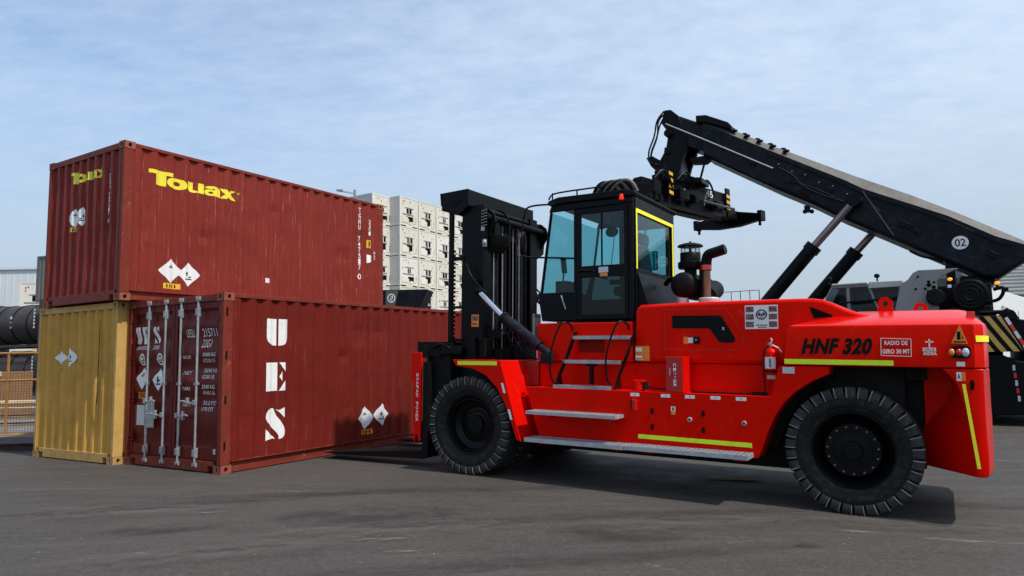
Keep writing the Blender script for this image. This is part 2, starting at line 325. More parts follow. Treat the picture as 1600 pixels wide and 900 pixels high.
# ------------------------------------------------------------------ mesh helpers
class MB:
    def __init__(s): s.v = []; s.f = []; s.m = []; s.mi = 0
    def _add(s, vs, fs):
        o = len(s.v); s.v += [tuple(p) for p in vs]
        for f in fs: s.f.append([i + o for i in f]); s.m.append(s.mi)
        return s
    def box(s, x0, y0, z0, x1, y1, z1):
        vs = [(x, y, z) for x in (x0, x1) for y in (y0, y1) for z in (z0, z1)]
        return s._add(vs, [(0, 1, 3, 2), (4, 6, 7, 5), (0, 4, 5, 1), (2, 3, 7, 6), (0, 2, 6, 4), (1, 5, 7, 3)])
    def obox(s, c, ax, ay, az):
        c, ax, ay, az = map(Vector, (c, ax, ay, az))
        vs = [c + ax * i + ay * j + az * k for i in (-.5, .5) for j in (-.5, .5) for k in (-.5, .5)]
        return s._add(vs, [(0, 1, 3, 2), (4, 6, 7, 5), (0, 4, 5, 1), (2, 3, 7, 6), (0, 2, 6, 4), (1, 5, 7, 3)])
    def bar(s, p0, p1, w_, h_, up=(0, 0, 1)):
        p0, p1 = Vector(p0), Vector(p1); d = p1 - p0; u = Vector(up)
        side = d.cross(u)
        if side.length < 1e-6: side = d.cross(Vector((1, 0, 0)))
        side.normalize(); u2 = side.cross(d).normalized()
        return s.obox((p0 + p1) / 2, d, side * w_, u2 * h_)
    def prism(s, pts, a, b, axis='y'):
        n = len(pts)
        def q(p, t):
            if axis == 'y': return (p[0], t, p[1])
            if axis == 'x': return (t, p[0], p[1])
            return (p[0], p[1], t)
        vs = [q(p, a) for p in pts] + [q(p, b) for p in pts]
        fs = [tuple(range(n)), tuple(range(2 * n - 1, n - 1, -1))]
        fs += [(i, (i + 1) % n, n + (i + 1) % n, n + i) for i in range(n)]
        return s._add(vs, fs)
    def loft(s, loops, caps=True):
        n = len(loops[0]); vs = [p for l in loops for p in l]; fs = []
        for k in range(len(loops) - 1):
            for i in range(n):
                fs.append((k * n + i, k * n + (i + 1) % n, (k + 1) * n + (i + 1) % n, (k + 1) * n + i))
        if caps: fs += [tuple(range(n)), tuple(range(len(vs) - 1, len(vs) - n - 1, -1))]
        return s._add(vs, fs)
    def ring(s, c, axis, r, n):
        c = Vector(c); a = Vector(axis).normalized()
        u = a.cross(Vector((0, 0, 1)))
        if u.length < 1e-3: u = a.cross(Vector((1, 0, 0)))
        u.normalize(); v = a.cross(u)
        return [c + u * (r * math.cos(2 * math.pi * i / n)) + v * (r * math.sin(2 * math.pi * i / n)) for i in range(n)]
    def cyl(s, p0, p1, r0, r1=None, n=20, caps=True):
        if r1 is None: r1 = r0
        d = Vector(p1) - Vector(p0)
        return s.loft([s.ring(p0, d, r0, n), s.ring(p1, d, r1, n)], caps)
    def lathe(s, prof, c, axis, n=32, caps=True):
        c = Vector(c); a = Vector(axis).normalized()
        return s.loft([s.ring(c + a * h, a, max(r, 1e-4), n) for r, h in prof], caps)
    def tube(s, pts, r, n=8):
        pts = [Vector(p) for p in pts]; loops = []; pu = None
        for i, p in enumerate(pts):
            d = (pts[min(i + 1, len(pts) - 1)] - pts[max(i - 1, 0)]).normalized()
            if pu is None:
                u = d.cross(Vector((0, 0, 1)))
                if u.length < 1e-3: u = d.cross(Vector((1, 0, 0)))
            else: u = pu - d * pu.dot(d)
            u.normalize(); pu = u; v = d.cross(u)
            loops.append([p + u * (r * math.cos(2 * math.pi * k / n)) + v * (r * math.sin(2 * math.pi * k / n)) for k in range(n)])
        return s.loft(loops)
    def sphere(s, c, rx, ry=None, rz=None, n=16, m=10):
        ry = ry or rx; rz = rz or rx; c = Vector(c); loops = []
        for j in range(m + 1):
            t_ = math.pi * j / m; sr = max(math.sin(t_), 1e-3)
            loops.append([c + Vector((rx * sr * math.cos(2 * math.pi * k / n), ry * sr * math.sin(2 * math.pi * k / n), -rz * math.cos(t_))) for k in range(n)])
        return s.loft(loops)
    def poly(s, pts): return s._add(pts, [tuple(range(len(pts)))])

def smooth_path(pts, it=2):
    pts = [Vector(p) for p in pts]
    for _ in range(it):
        q = [pts[0]]
        for a, b in zip(pts[:-1], pts[1:]): q += [a.lerp(b, .25), a.lerp(b, .75)]
        q.append(pts[-1]); pts = q
    return pts

def emit(mb, name, ms, parent=None, bevel=0.0, ang=35, segs=2, flat=False):
    me = bpy.data.meshes.new(name)
    me.from_pydata(mb.v, [], mb.f)
    if not isinstance(ms, (list, tuple)): ms = [ms]
    for m in ms: me.materials.append(M[m] if isinstance(m, str) else m)
    bm = bmesh.new(); bm.from_mesh(me)
    for f, i in zip(bm.faces, mb.m): f.material_index = min(i, len(ms) - 1)
    bmesh.ops.recalc_face_normals(bm, faces=bm.faces)
    bm.to_mesh(me); bm.free()
    if not flat:
        for p in me.polygons: p.use_smooth = True
        me.set_sharp_from_angle(angle=R(ang))
    o = bpy.data.objects.new(name, me); COL.objects.link(o)
    if parent is not None: o.parent = parent
    if bevel > 0:
        b = o.modifiers.new('bevel', 'BEVEL'); b.width = bevel; b.segments = segs; b.limit_method = 'ANGLE'; b.angle_limit = R(30); b.harden_normals = True
    return o

def thing(name, label, cat, mtx=None, group=None):
    o = bpy.data.objects.new(name, None); COL.objects.link(o)
    o.empty_display_size = 0.3
    if mtx is not None: o.matrix_world = mtx
    o['label'] = label; o['category'] = cat
    if group: o['group'] = group
    return o
def tag(o, label, cat, group=None):
    o['label'] = label; o['category'] = cat
    if group: o['group'] = group
    return o
def dup(root):
    r = root.copy(); COL.objects.link(r)
    for ch in list(root.children):
        c = ch.copy(); COL.objects.link(c); c.parent = r
        for g in list(ch.children):
            d = g.copy(); COL.objects.link(d); d.parent = c
    return r
def frame(x, y, z, ang, tilt=0.0):
    X = Vector((math.cos(ang) * math.cos(tilt), math.sin(ang) * math.cos(tilt), -math.sin(tilt)))
    Y = Vector((-math.sin(ang), math.cos(ang), 0)); Z = X.cross(Y)
    return Matrix(((X.x, Y.x, Z.x, x), (X.y, Y.y, Z.y, y), (X.z, Y.z, Z.z, z), (0, 0, 0, 1)))

# ---- lettering ---------------------------------------------------
def text_polys(s, bold=0.0, shear=0.0, spacing=1.0):
    cu = bpy.data.curves.new('txt', 'FONT'); cu.body = s; cu.size = 1; cu.offset = bold; cu.shear = shear; cu.space_character = spacing; cu.resolution_u = 4
    o = bpy.data.objects.new('txt', cu); COL.objects.link(o)
    dg = bpy.context.evaluated_depsgraph_get()
    me = bpy.data.meshes.new_from_object(o.evaluated_get(dg))
    vs = [(v.co.x, v.co.y) for v in me.vertices]; fs = [tuple(p.vertices) for p in me.polygons]
    bpy.data.objects.remove(o); bpy.data.curves.remove(cu); bpy.data.meshes.remove(me)
    return vs, fs
def decal(name, vs, fs, box, fn, m, parent, folds=None):
    """2-D shape (vs, fs) stretched to box=(u0,u1,v0,v1), then laid on a surface by fn(u,v)->(x,y,z)"""
    x0 = min(v[0] for v in vs); x1 = max(v[0] for v in vs); y0 = min(v[1] for v in vs); y1 = max(v[1] for v in vs)
    u0, u1, v0, v1 = box
    bm = bmesh.new()
    bv = [bm.verts.new((u0 + (v[0] - x0) / (x1 - x0) * (u1 - u0), v0 + (v[1] - y0) / (y1 - y0) * (v1 - v0), 0)) for v in vs]
    for f in fs:
        try: bm.faces.new([bv[i] for i in f])
        except ValueError: pass
    if folds:
        for ax, t in folds:
            if ax == 'u' and min(u0, u1) < t < max(u0, u1): co, no = (t, 0, 0), (1, 0, 0)
            elif ax == 'v' and min(v0, v1) < t < max(v0, v1): co, no = (0, t, 0), (0, 1, 0)
            else: continue
            bmesh.ops.bisect_plane(bm, geom=bm.verts[:] + bm.edges[:] + bm.faces[:], dist=1e-5, plane_co=co, plane_no=no)
    for v in bm.verts: v.co = Vector(fn(v.co.x, v.co.y))
    me = bpy.data.meshes.new(name); bm.to_mesh(me); bm.free()
    me.materials.append(M[m])
    o = bpy.data.objects.new(name, me); COL.objects.link(o); o.parent = parent
    return o
def lettering(name, s, box, fn, m, parent, bold=0.0, shear=0.0, folds=None, spacing=1.0):
    vs, fs = text_polys(s, bold, shear, spacing)
    return decal(name, vs, fs, box, fn, m, parent, folds)
RECT = ([(0, 0), (1, 0), (1, 1), (0, 1)], [(0, 1, 2, 3)])
DIA = ([(0, .5), (.5, 0), (1, .5), (.5, 1)], [(0, 1, 2, 3)])
DISC = ([(0.5 + .5 * math.cos(2 * math.pi * i / 28), .5 + .5 * math.sin(2 * math.pi * i / 28)) for i in range(28)], [tuple(range(28))])
def annulus(k=0.8, n=28):
    vs = [(0.5 + .5 * math.cos(2 * math.pi * i / n), .5 + .5 * math.sin(2 * math.pi * i / n)) for i in range(n)]
    vs += [(0.5 + .5 * k * math.cos(2 * math.pi * i / n), .5 + .5 * k * math.sin(2 * math.pi * i / n)) for i in range(n)]
    return vs, [(i, (i + 1) % n, n + (i + 1) % n, n + i) for i in range(n)]
def shapes(*polys):
    vs = []; fs = []
    for p in polys:
        o = len(vs); vs += p; fs.append(tuple(range(o, o + len(p))))
    return vs, fs
ST_U = shapes([(0, 1), (.50, 1), (.50, 0), (.33, .015), (.16, .07), (.05, .16), (0, .30)],
              [(.57, 1), (1, 1), (1, .30), (.95, .16), (.86, .07), (.74, .02), (.57, 0)])
ST_E = shapes([(0, 0), (.60, 0), (.60, 1), (0, 1)],
              [(.66, 1), (1, 1), (1, .66), (.90, .74), (.78, .86)],
              [(.67, .50), (.80, .69), (.80, .33)],
              [(.66, 0), (1, 0), (1, .36), (.88, .28), (.76, .14)])
ST_S = shapes([(.02, .70), (.04, .84), (.14, .95), (.30, 1.0), (.44, .99), (.60, .72), (.86, .44), (.98, .26), (.96, .14), (.84, .04), (.66, 0), (.66, .12), (.56, .25), (.30, .44), (.10, .58)],
              [(.54, .96), (.66, .92), (.94, 1), (.96, 1), (.96, .66), (.86, .72)],
              [(0, 0), (.10, .02), (.40, .04), (.52, .02), (.44, .10), (.24, .20), (.02, .36)])

# ------------------------------------------------------------------ ground
def gz(x, y):
    s = 0.8513 * (x - 3.504) - 0.5247 * (y - 7.4066)
    a, b = -4.63, 1.6
    def sp(t, k=0.35): return k * math.log1p(math.exp(min(t / k, 60))) if t / k < 60 else t
    return -0.0272 * (sp(s - a) - sp(s - b))
def build_ground():
    def axis(lo, hi, step, far):
        v = []; x = lo
        while x <= hi: v.append(x); x += step
        a = lo; d = step
        pre = []
        while a > -far: d *= 1.5; a -= d; pre.append(a)
        a = hi; d = step; post = []
        while a < far: d *= 1.5; a += d; post.append(a)
        return pre[::-1] + v + post
    xs = axis(-14, 18, 0.5, 1200); ys = axis(-4, 26, 0.5, 1200)
    vs = [(x, y, gz(x, y)) for y in ys for x in xs]; n = len(xs)
    fs = [(j * n + i, j * n + i + 1, (j + 1) * n + i + 1, (j + 1) * n + i) for j in range(len(ys) - 1) for i in range(n - 1)]
    mb = MB(); mb._add(vs, fs)
    o = emit(mb, 'ground', 'asphalt', ang=80)
    o['kind'] = 'structure'
    return o
build_ground()

def patchy(name, col, thr, scale, ysc=3.0, amt=.8, rough=.8):
    m = mat(name, col, rough, var=.25, vscale=8)
    t = m.node_tree; b = t.nodes['Principled BSDF']
    tcn = t.nodes.new('ShaderNodeTexCoord'); mp_ = t.nodes.new('ShaderNodeMapping'); mp_.inputs['Scale'].default_value = (1, ysc, 1); lk(t, tcn.outputs['Object'], mp_.inputs[0])
    n = t.nodes.new('ShaderNodeTexNoise'); n.inputs['Scale'].default_value = scale; n.inputs['Detail'].default_value = 9; n.inputs['Roughness'].default_value = .72; lk(t, mp_.outputs[0], n.inputs['Vector'])
    r = t.nodes.new('ShaderNodeMapRange'); r.inputs['From Min'].default_value = thr; r.inputs['From Max'].default_value = thr + .14; r.inputs['To Max'].default_value = amt; lk(t, n.outputs['Fac'], r.inputs['Value'])
    g = t.nodes.new('ShaderNodeTexGradient'); g.gradient_type = 'SPHERICAL'; mg = t.nodes.new('ShaderNodeMapping'); mg.inputs['Location'].default_value = (-1, -1, 0); mg.inputs['Scale'].default_value = (2, 2, 0); lk(t, tcn.outputs['Generated'], mg.inputs[0]); lk(t, mg.outputs[0], g.inputs[0])
    e = t.nodes.new('ShaderNodeMapRange'); e.inputs['From Max'].default_value = .45; lk(t, g.outputs['Fac'], e.inputs['Value'])
    mu = t.nodes.new('ShaderNodeMath'); mu.operation = 'MULTIPLY'; lk(t, r.outputs[0], mu.inputs[0]); lk(t, e.outputs[0], mu.inputs[1]); lk(t, mu.outputs[0], b.inputs['Alpha'])
    return m
M['chalk'] = patchy('chalky scrape', (.30, .28, .25), .50, 3.2, 3.0, .42)
M['oil'] = patchy('oil soaked asphalt', (.016, .015, .015), .42, 1.6, 1.4, .34, .7)
M['rubbermark'] = patchy('tyre rubber streak', (.022, .020, .019), .40, 2.4, 5.0, .30)
M['dust'] = patchy('pale dust film', (.125, .112, .098), .40, 1.8, 2.6, .28)
_mk = 0
for nm, mm_, cx_, cy_, L_, W_, a_ in (('scrape_mark', 'chalk', 3.3, 6.72, .75, .16, -.25), ('scrape_mark', 'chalk', 4.15, 6.40, 1.3, .22, -.2), ('scrape_mark', 'chalk', 7.6, 10.85, 1.6, .22, -.7), ('scrape_mark', 'chalk', -3.30, 7.52, .55, .20, .15), ('scrape_mark', 'chalk', -1.1, 6.45, .9, .20, .35),
        ('scrape_mark', 'chalk', -.9, 6.05, .6, .10, .3), ('scrape_mark', 'chalk', -2.7, 8.6, 1.4, .10, -.15), ('oil_stain', 'oil', -1.6, 7.3, 2.2, .9, .2), ('oil_stain', 'oil', 1.0, 6.6, 1.6, .6, -.1), ('oil_stain', 'oil', -3.4, 6.8, 1.3, .5, .3), ('oil_stain', 'oil', 2.55, 6.25, .30, .16, 0),
        ('tyre_mark', 'rubbermark', .4, 7.2, 6.5, .42, .16), ('tyre_mark', 'rubbermark', -1.0, 8.6, 7.0, .40, .10), ('tyre_mark', 'rubbermark', -3.6, 8.0, 6.0, .38, .24), ('tyre_mark', 'rubbermark', 4.9, 7.9, 5.0, .40, -.25), ('tyre_mark', 'rubbermark', 0, 5.7, 6.0, .40, .22),
        ('dust_patch', 'dust', -1.2, 6.7, 3.6, .8, .25), ('dust_patch', 'dust', 1.6, 7.0, 3.0, .7, .15), ('dust_patch', 'dust', -4.2, 7.6, 3.0, .8, .1), ('dust_patch', 'dust', 4.2, 6.9, 3.0, .6, -.2), ('dust_patch', 'dust', -2.6, 5.9, 3.0, .6, .3)):
    mb = MB(); nx, ny = max(4, int(L_ / .25)), max(2, int(W_ / .2)); ca, sa = math.cos(a_), math.sin(a_); _mk += 1; vs = []
    for j in range(ny + 1):
        for i in range(nx + 1):
            u, v = (i / nx - .5) * L_, (j / ny - .5) * W_; X_, Y_ = cx_ + u * ca - v * sa, cy_ + u * sa + v * ca
            vs.append((u, v, gz(X_, Y_) + .006 + .0009 * _mk))
    mb._add(vs, [(j * (nx + 1) + i, j * (nx + 1) + i + 1, (j + 1) * (nx + 1) + i + 1, (j + 1) * (nx + 1) + i) for j in range(ny) for i in range(nx)])
    o = emit(mb, nm, mm_, flat=True); o.matrix_world = Matrix.Translation((cx_, cy_, 0)) @ Matrix.Rotation(a_, 4, 'Z'); o['kind'] = 'structure'
# ------------------------------------------------------------------ containers
CL, CW, CH = 6.058, 2.438, 2.591
def corr(u, u0, p, d0, d1):
    """trapezoid profile: outer flat, slope, inner flat, slope"""
    t = ((u - u0) % p) / p
    if t < .26: return d0
    if t < .50: return d0 + (d1 - d0) * (t - .26) / .24
    if t < .76: return d1
    return d1 + (d0 - d1) * (t - .76) / .24
def corr_pts(a, b, u0, p, d0, d1):
    us = {a, b}; k = math.floor((a - u0) / p) - 1
    while u0 + k * p < b:
        for q in (0, .26, .50, .76):
            t = u0 + (k + q) * p
            if a < t < b: us.add(t)
        k += 1
    return [(u, corr(u + 1e-7, u0, p, d0, d1)) for u in sorted(us)]
def casting(mb, cx, cy, cz, sx, sy, sz, L_, W_, H_):
    """corner casting with real oval openings; (cx,cy,cz) the outer corner, s* = direction inwards"""
    a = (0.178, 0.162, 0.118)
    x0, x1 = sorted((cx, cx + sx * a[0])); y0, y1 = sorted((cy, cy + sy * a[1])); z0, z1 = sorted((cz, cz + sz * a[2]))
    e = 0.004
    # faces: (origin, u axis, v axis, inward normal, hole size)
    def face(o, u, v, nrm, hu, hv):
        o, u, v, nrm = Vector(o), Vector(u), Vector(v), Vector(nrm); n = 16
        c = o + u / 2 + v / 2
        rect = []; ov = []
        for i in range(n):
            t_ = 2 * math.pi * i / n; cu, su = math.cos(t_), math.sin(t_); k = 1 / max(abs(cu), abs(su))
            rect.append(c + u * (cu * k / 2) + v * (su * k / 2))
            ov.append(c + u.normalized() * (hu * cu) + v.normalized() * (hv * su))
        inn = [p + nrm * 0.05 for p in ov]
        mb.mi = 0
        if hu > 0:
            mb._add(rect + ov, [(i, (i + 1) % n, n + (i + 1) % n, n + i) for i in range(n)])
            mb._add(ov + inn, [(i, (i + 1) % n, n + (i + 1) % n, n + i) for i in range(n)])
            mb.mi = 1; mb._add(inn, [tuple(range(n))]); mb.mi = 0
        else: mb._add(rect, [tuple(range(n))])
    dx, dy, dz = (x1 - x0, 0, 0), (0, y1 - y0, 0), (0, 0, z1 - z0)
    xo = x0 - e if sx > 0 else x1 + e; xi = x1 if sx > 0 else x0
    yo = y0 - e if sy > 0 else y1 + e; yi = y1 if sy > 0 else y0
    face((x0, yo, z0), dx, dz, (0, sy, 0), .028, .036)
    face((xo, y0, z0), dy, dz, (sx, 0, 0), .024, .036)
    zo = z1 if sz < 0 else z0; zi = z0 if sz < 0 else z1
    face((x0, y0, zo), dx, dy, (0, 0, sz), .05, .03)
    mb._add([(x0, yi, z0), (x1, yi, z0), (x1, yi, z1), (x0, yi, z1)], [(0, 1, 2, 3)])
    mb._add([(xi, y0, z0), (xi, y1, z0), (xi, y1, z1), (xi, y0, z1)], [(0, 1, 2, 3)])
    mb._add([(x0, y0, zi), (x1, y0, zi), (x1, y1, zi), (x0, y1, zi)], [(0, 1, 2, 3)])
    # seal the small steps
    mb._add([(x0, yo, z0), (x1, yo, z0), (x1, y0 if sy > 0 else y1, z0), (x0, y0 if sy > 0 else y1, z0)], [(0, 1, 2, 3)])
    mb._add([(x0, yo, z1), (x1, yo, z1), (x1, y0 if sy > 0 else y1, z1), (x0, y0 if sy > 0 else y1, z1)], [(0, 1, 2, 3)])
from mathutils import noise as mnoise
def bulge(u, z, seed, ua, ub, z0, z1, amp, rows=16):
    # slight inward waviness and a few real dents; the painted marks follow the same surface
    rnd = random.Random(seed); b = amp * max(0.0, .5 + mnoise.noise(Vector((u * 1.3 + seed * 7.1, z * 1.1, seed * 3.3))))
    for _ in range(9):
        du, dz, r, a = rnd.uniform(ua, ub), rnd.uniform(z0 + .2, z1 - .3), rnd.uniform(.12, .38), rnd.uniform(.010, .026)
        q = ((u - du) ** 2 + (z - dz) ** 2) / (r * r)
        if q < 1: b += a * (1 - q) ** 2
    f = (z - z0) / (z1 - z0)
    return b * max(0, min(1, 6 * min(f, 1 - f))) * max(0, min(1, 4 * min(u - ua, ub - u)))
def dented(mb, pts, z0, z1, fn, seed, amp=.011, rows=16):
    n = len(pts); vs = []
    for j in range(rows + 1):
        z = z0 + (z1 - z0) * j / rows
        for u, d in pts: vs.append(fn(u, d + bulge(u, z, seed, pts[0][0], pts[-1][0], z0, z1, amp), z))
    mb._add(vs, [(j * n + i, j * n + i + 1, (j + 1) * n + i + 1, (j + 1) * n + i) for j in range(rows) for i in range(n - 1)])
SIDE = dict(u0=0.20, p=0.2825, d0=0.010, d1=0.047)
ENDC = dict(u0=0.12, p=0.2475, d0=0.012, d1=0.058)
def container(name, label, cat, mtx, wall, post, cast, doors=False):
    t = thing(name, label, cat, mtx)
    # posts
    for (x, y) in ((0, 0), (0, CW), (CL, 0), (CL, CW)):
        sx = 1 if x == 0 else -1; sy = 1 if y == 0 else -1
        mb = MB()
        wx = .16; wy = .075 if not (doors and x == 0) else .09
        mb.box(*[min(x, x + sx * wx), min(y + sy * .002, y + sy * wy), .118, max(x, x + sx * wx), max(y + sy * .002, y + sy * wy), CH - .118])
        if doors and x == 0:
            mb2 = MB()
            for zz in (.33, .98, 1.62, 2.25):
                yy = y - sy * .001
                mb2.box(.045, min(yy, yy + sy * .002), zz, .075, max(yy, yy + sy * .002), zz + .12)
        po = emit(mb, 'corner_post', post, t, bevel=.008)
        if doors and x == 0: emit(mb2, 'slot', 'dark', po)
    for x in (0, CL):
        for y in (0, CW):
            for z in (0, CH):
                mb = MB(); casting(mb, x, y, z, 1 if x == 0 else -1, 1 if y == 0 else -1, 1 if z == 0 else -1, CL, CW, CH)
                emit(mb, 'corner_casting', [cast, 'dark'], t, flat=True)
    # rails
    for y, sy in ((0, 1), (CW, -1)):
        mb = MB(); a, b = sorted((y + sy * .004, y + sy * .062))
        mb.box(.178, a, CH - .068, CL - .178, b, CH - .010)
        emit(mb, 'top_side_rail', post, t, bevel=.006)
        mb = MB()
        mb.prism([(y + sy * .004, .158), (y + sy * .05, .158), (y + sy * .05, .022), (y + sy * .006, .022), (y + sy * .006, .014), (y + sy * .058, .014), (y + sy * .058, .170), (y + sy * .004, .170)], .178, CL - .178, 'x')
        emit(mb, 'bottom_side_rail', post, t)
    for x, sx in ((0, 1), (CL, -1)):
        a, b = sorted((x + sx * .006, x + sx * .09))
        mb = MB(); mb.box(a, .162, CH - .115, b, CW - .162, CH - .012); emit(mb, 'top_end_rail', post, t, bevel=.006)
        mb = MB(); mb.box(a, .30, .015, b, CW - .30, .165)
        for q in ((.162, .30), (CW - .30, CW - .162)): mb.box(a, q[0], .10, b, q[1], .165)
        emit(mb, 'bottom_end_rail', post, t, bevel=.006)
    # side walls
    for y, sy in ((0, 1), (CW, -1)):
        mb = MB(); pts = corr_pts(.16, CL - .16, **SIDE)
        dented(mb, pts, .168, CH - .068, lambda u, d, z: (u, y + sy * d, z), len(label) + sy)
        emit(mb, 'side_wall', wall, t, flat=True)
    # end walls
    for x, sx in ((0, 1), (CL, -1)):
        if doors and x == 0: continue
        mb = MB(); pts = corr_pts(.075, CW - .075, **ENDC)
        dented(mb, pts, .16, CH - .11, lambda u, d, z: (x + sx * d, u, z), len(label) + 5 + sx, .006)
        emit(mb, 'end_wall', wall, t, flat=True)
    # roof and floor
    mb = MB(); mb.box(.09, .063, CH - .030, CL - .09, CW - .063, CH - .016)
    emit(mb, 'roof', wall, t)
    mb = MB(); mb.box(.10, .06, .12, CL - .10, CW - .06, .15); emit(mb, 'floor', 'wood', t)
    return t
CUR = [0]
def side_map(off=.0035):
    sd = CUR[0]
    return lambda u, v: (u, corr(u, **SIDE) + bulge(u, v, sd, .16, CL - .16, .168, CH - .068, .011) - off - .0015, v)
def end_map(off=.0035): return lambda u, v: (corr(u, **ENDC) - off, u, v)   # u = distance from the near corner
def fold_list(P, a, b): return [('u', u) for u, d in corr_pts(a, b, **P)]
SF = fold_list(SIDE, .16, CL - .16) + [('v', .168 + (CH - .068 - .168) * j / 16) for j in range(1, 16)]; EF = fold_list(ENDC, .075, CW - .075)
def placards(t, cx, cz, s, fn, folds, flip=1, gap=.30, lab='amber_lbl', low=None):
    # two white diamonds side by side with a small label below
    for k, dz in ((0, 0.0), (1, (low if low is not None else -.01))):
        x = cx + flip * k * gap
        p = decal('placard', *DIA, (x - s / 2, x + s / 2, cz - s / 2 + dz, cz + s / 2 + dz), fn(.0035), 'wht_sticker', t, folds)
        if k == 0:
            decal('print', *shapes([(0, 0), (1, 0), (1, .3), (0, .3)], [(.1, .45), (.9, .45), (.9, .7), (.1, .7)], [(.3, .8), (.7, .8), (.7, 1), (.3, 1)]), (x - s * .10, x + s * .10, cz + s * .12, cz + s * .24), fn(.0050), 'blackink', p, folds)
        else:
            decal('print', *shapes([(0, 0), (.9, 0), (.9, .12), (0, .12)], [(.5, .2), (.8, .25), (.9, .45), (.75, .35), (.55, .4)], [(.15, .5), (.3, .3), (.35, .5), (.5, .55), (.4, .65), (.5, .85), (.35, .8), (.3, 1), (.2, .75), (0, .7), (.18, .62)]),
                  (x - s * .17, x + s * .17, cz - s * .22 + dz, cz + s * .16 + dz), fn(.0050), 'blackink', p, folds)
    l = decal('label', *RECT, (cx - s * .30 if flip > 0 else cx - s * .25, cx + s * .42 if flip > 0 else cx + s * .30, cz - s * .72, cz - s * .50), fn(.0035), lab, t, folds)
    x0 = cx - s * .20
    for k in range(4):
        decal('print', *RECT, (x0 + k * s * .13, x0 + k * s * .13 + s * .06, cz - s * .68, cz - s * .54), fn(.0050), 'blackink', l, folds)

# upper maroon container
T = container('shipping_container', 'maroon shipping container with yellow lettering, stacked on top of the mustard one', 'shipping container', frame(-6.198, 10.8967, CH, 1.0132), 'red_lt', 'red_post', 'red_cast')
CUR[0] = len(T['label']) + 1
def ell(cx, cy, rx, ry, n=30, p=2.35, a0=0.0, a1=2 * math.pi, close=False):
    o_ = []
    for i in range(n + (1 if close else 0)):
        a = a0 + (a1 - a0) * i / n; c, s_ = math.cos(a), math.sin(a)
        o_.append((cx + rx * math.copysign(abs(c) ** (2 / p), c), cy + ry * math.copysign(abs(s_) ** (2 / p), s_)))
    return o_
def ringshape(cx, cy, rx, ry, ix, iy, n=30):
    vs = ell(cx, cy, rx, ry, n) + ell(cx, cy, ix, iy, n)
    return vs, [(i, (i + 1) % n, n + (i + 1) % n, n + i) for i in range(n)]
def arcband(cx, cy, rx, ry, ix, iy, a0, a1, n=16):
    vs = ell(cx, cy, rx, ry, n, 2.35, a0, a1, True) + ell(cx, cy, ix, iy, n, 2.35, a0, a1, True)
    return vs, [(i, i + 1, n + 2 + i, n + 1 + i) for i in range(n)]
def merge(*gs):
    vs = []; fs = []
    for v, f in gs:
        o_ = len(vs); vs += v; fs += [tuple(i + o_ for i in q) for q in f]
    return vs, fs
def touax(box, fn, folds, parent):
    u0, u1, v0, v1 = box
    W_ = (u1 - u0) / 5.35; H_ = v1 - v0
    def put(g, a, b, c=0.0, d=1.0): return decal('lettering', g[0], g[1], (u0 + W_ * a, u0 + W_ * b, v0 + H_ * c, v0 + H_ * d), fn, 'lem', parent, folds)
    put(shapes([(0, .74), (1, .74), (1, 1), (0, 1)], [(.28, 0), (.72, 0), (.72, .74), (.28, .74)]), 0, 1.34)
    put(ringshape(.5, .5, .5, .5, .17, .20), 1.00, 2.16, -.03, .72)
    put(merge(shapes([(0, 1), (0, .37), (.37, .37), (.37, 1)], [(.61, 1), (.61, 0), (1, 0), (1, 1)]), arcband(.37, .37, .37, .37, .012, .13, math.pi, math.pi * 1.80)), 2.20, 3.20, .0, .71)
    put(merge(ringshape(.37, .32, .37, .32, .11, .11), shapes([(.60, 0), (1, 0), (1, .66), (.60, .66)]), arcband(.52, .66, .48, .34, .08, .10, 0, math.pi * .95)), 3.24, 4.24, .0, .72)
    put(shapes([(0, 1), (.38, 1), (1, 0), (.60, 0)], [(.62, 1), (.98, 1), (.55, .52), (.42, .34)], [(.02, 0), (.38, 0), (.57, .40), (.40, .60)]), 4.20, 5.30, .0, .71)
touax((.43, 2.13, 1.97, 2.22), side_map(), SF, T)
# the T on a flipped end face: u runs from the near corner, text reads towards it
touax_fn = lambda u, v: end_map()(2.438 - u, v)
touax((2.438 - 1.67, 2.438 - .64, 2.10, 2.30), touax_fn, [('u', 2.438 - f[1]) for f in EF], T)
lettering('registered_mark', 'o', (2.135, 2.17, 2.10, 2.135), side_map(), 'lem', T)
placards(T, .86, .54, .42, side_map, SF, 1, .33, low=-.03)
placards(T, 1.55, 1.50, .33, lambda off: (lambda u, v: end_map(off)(u, v)), EF, -1, .24, low=.0)
decal('sticker', *RECT, (2.78, 2.90, .50, .59), side_map(), 'wht_sticker', T, SF)
def vtext(s, cx, ztop, zbot, wdt, fn, folds, parent, m='white', bold=.01):
    n = len(s); st = (ztop - zbot) / n
    for i, ch in enumerate(s):
        if ch == ' ': continue
        lettering('lettering', ch, (cx - wdt / 2, cx + wdt / 2, ztop - (i + .88) * st, ztop - i * st), fn, m, parent, bold=bold, folds=folds)
vtext('TGHU 747517', 5.30, 2.40, .98, .060, side_map(), SF, T)
vtext('0', 5.30, .90, .76, .09, side_map(), SF, T)
vtext('22G1', 5.62, 2.17, 1.80, .07, side_map(), SF, T)
l = decal('label', *RECT, (5.54, 5.68, 1.52, 1.70), side_map(), 'amber_lbl', T, SF)
vtext('8.6', 5.61, 1.68, 1.54, .06, side_map(.005), SF, l, 'blackink')
decal('label', *shapes([(0, 0), (.6, .1), (.6, .2), (1, .2), (1, 1), (0, 1)]), (5.54, 5.70, 1.17, 1.36), side_map(), 'white', T, SF)
vtext('MAX', 5.80, 1.46, 1.26, .03, side_map(), SF, T)
EFF = [('u', 2.438 - f[1]) for f in EF]
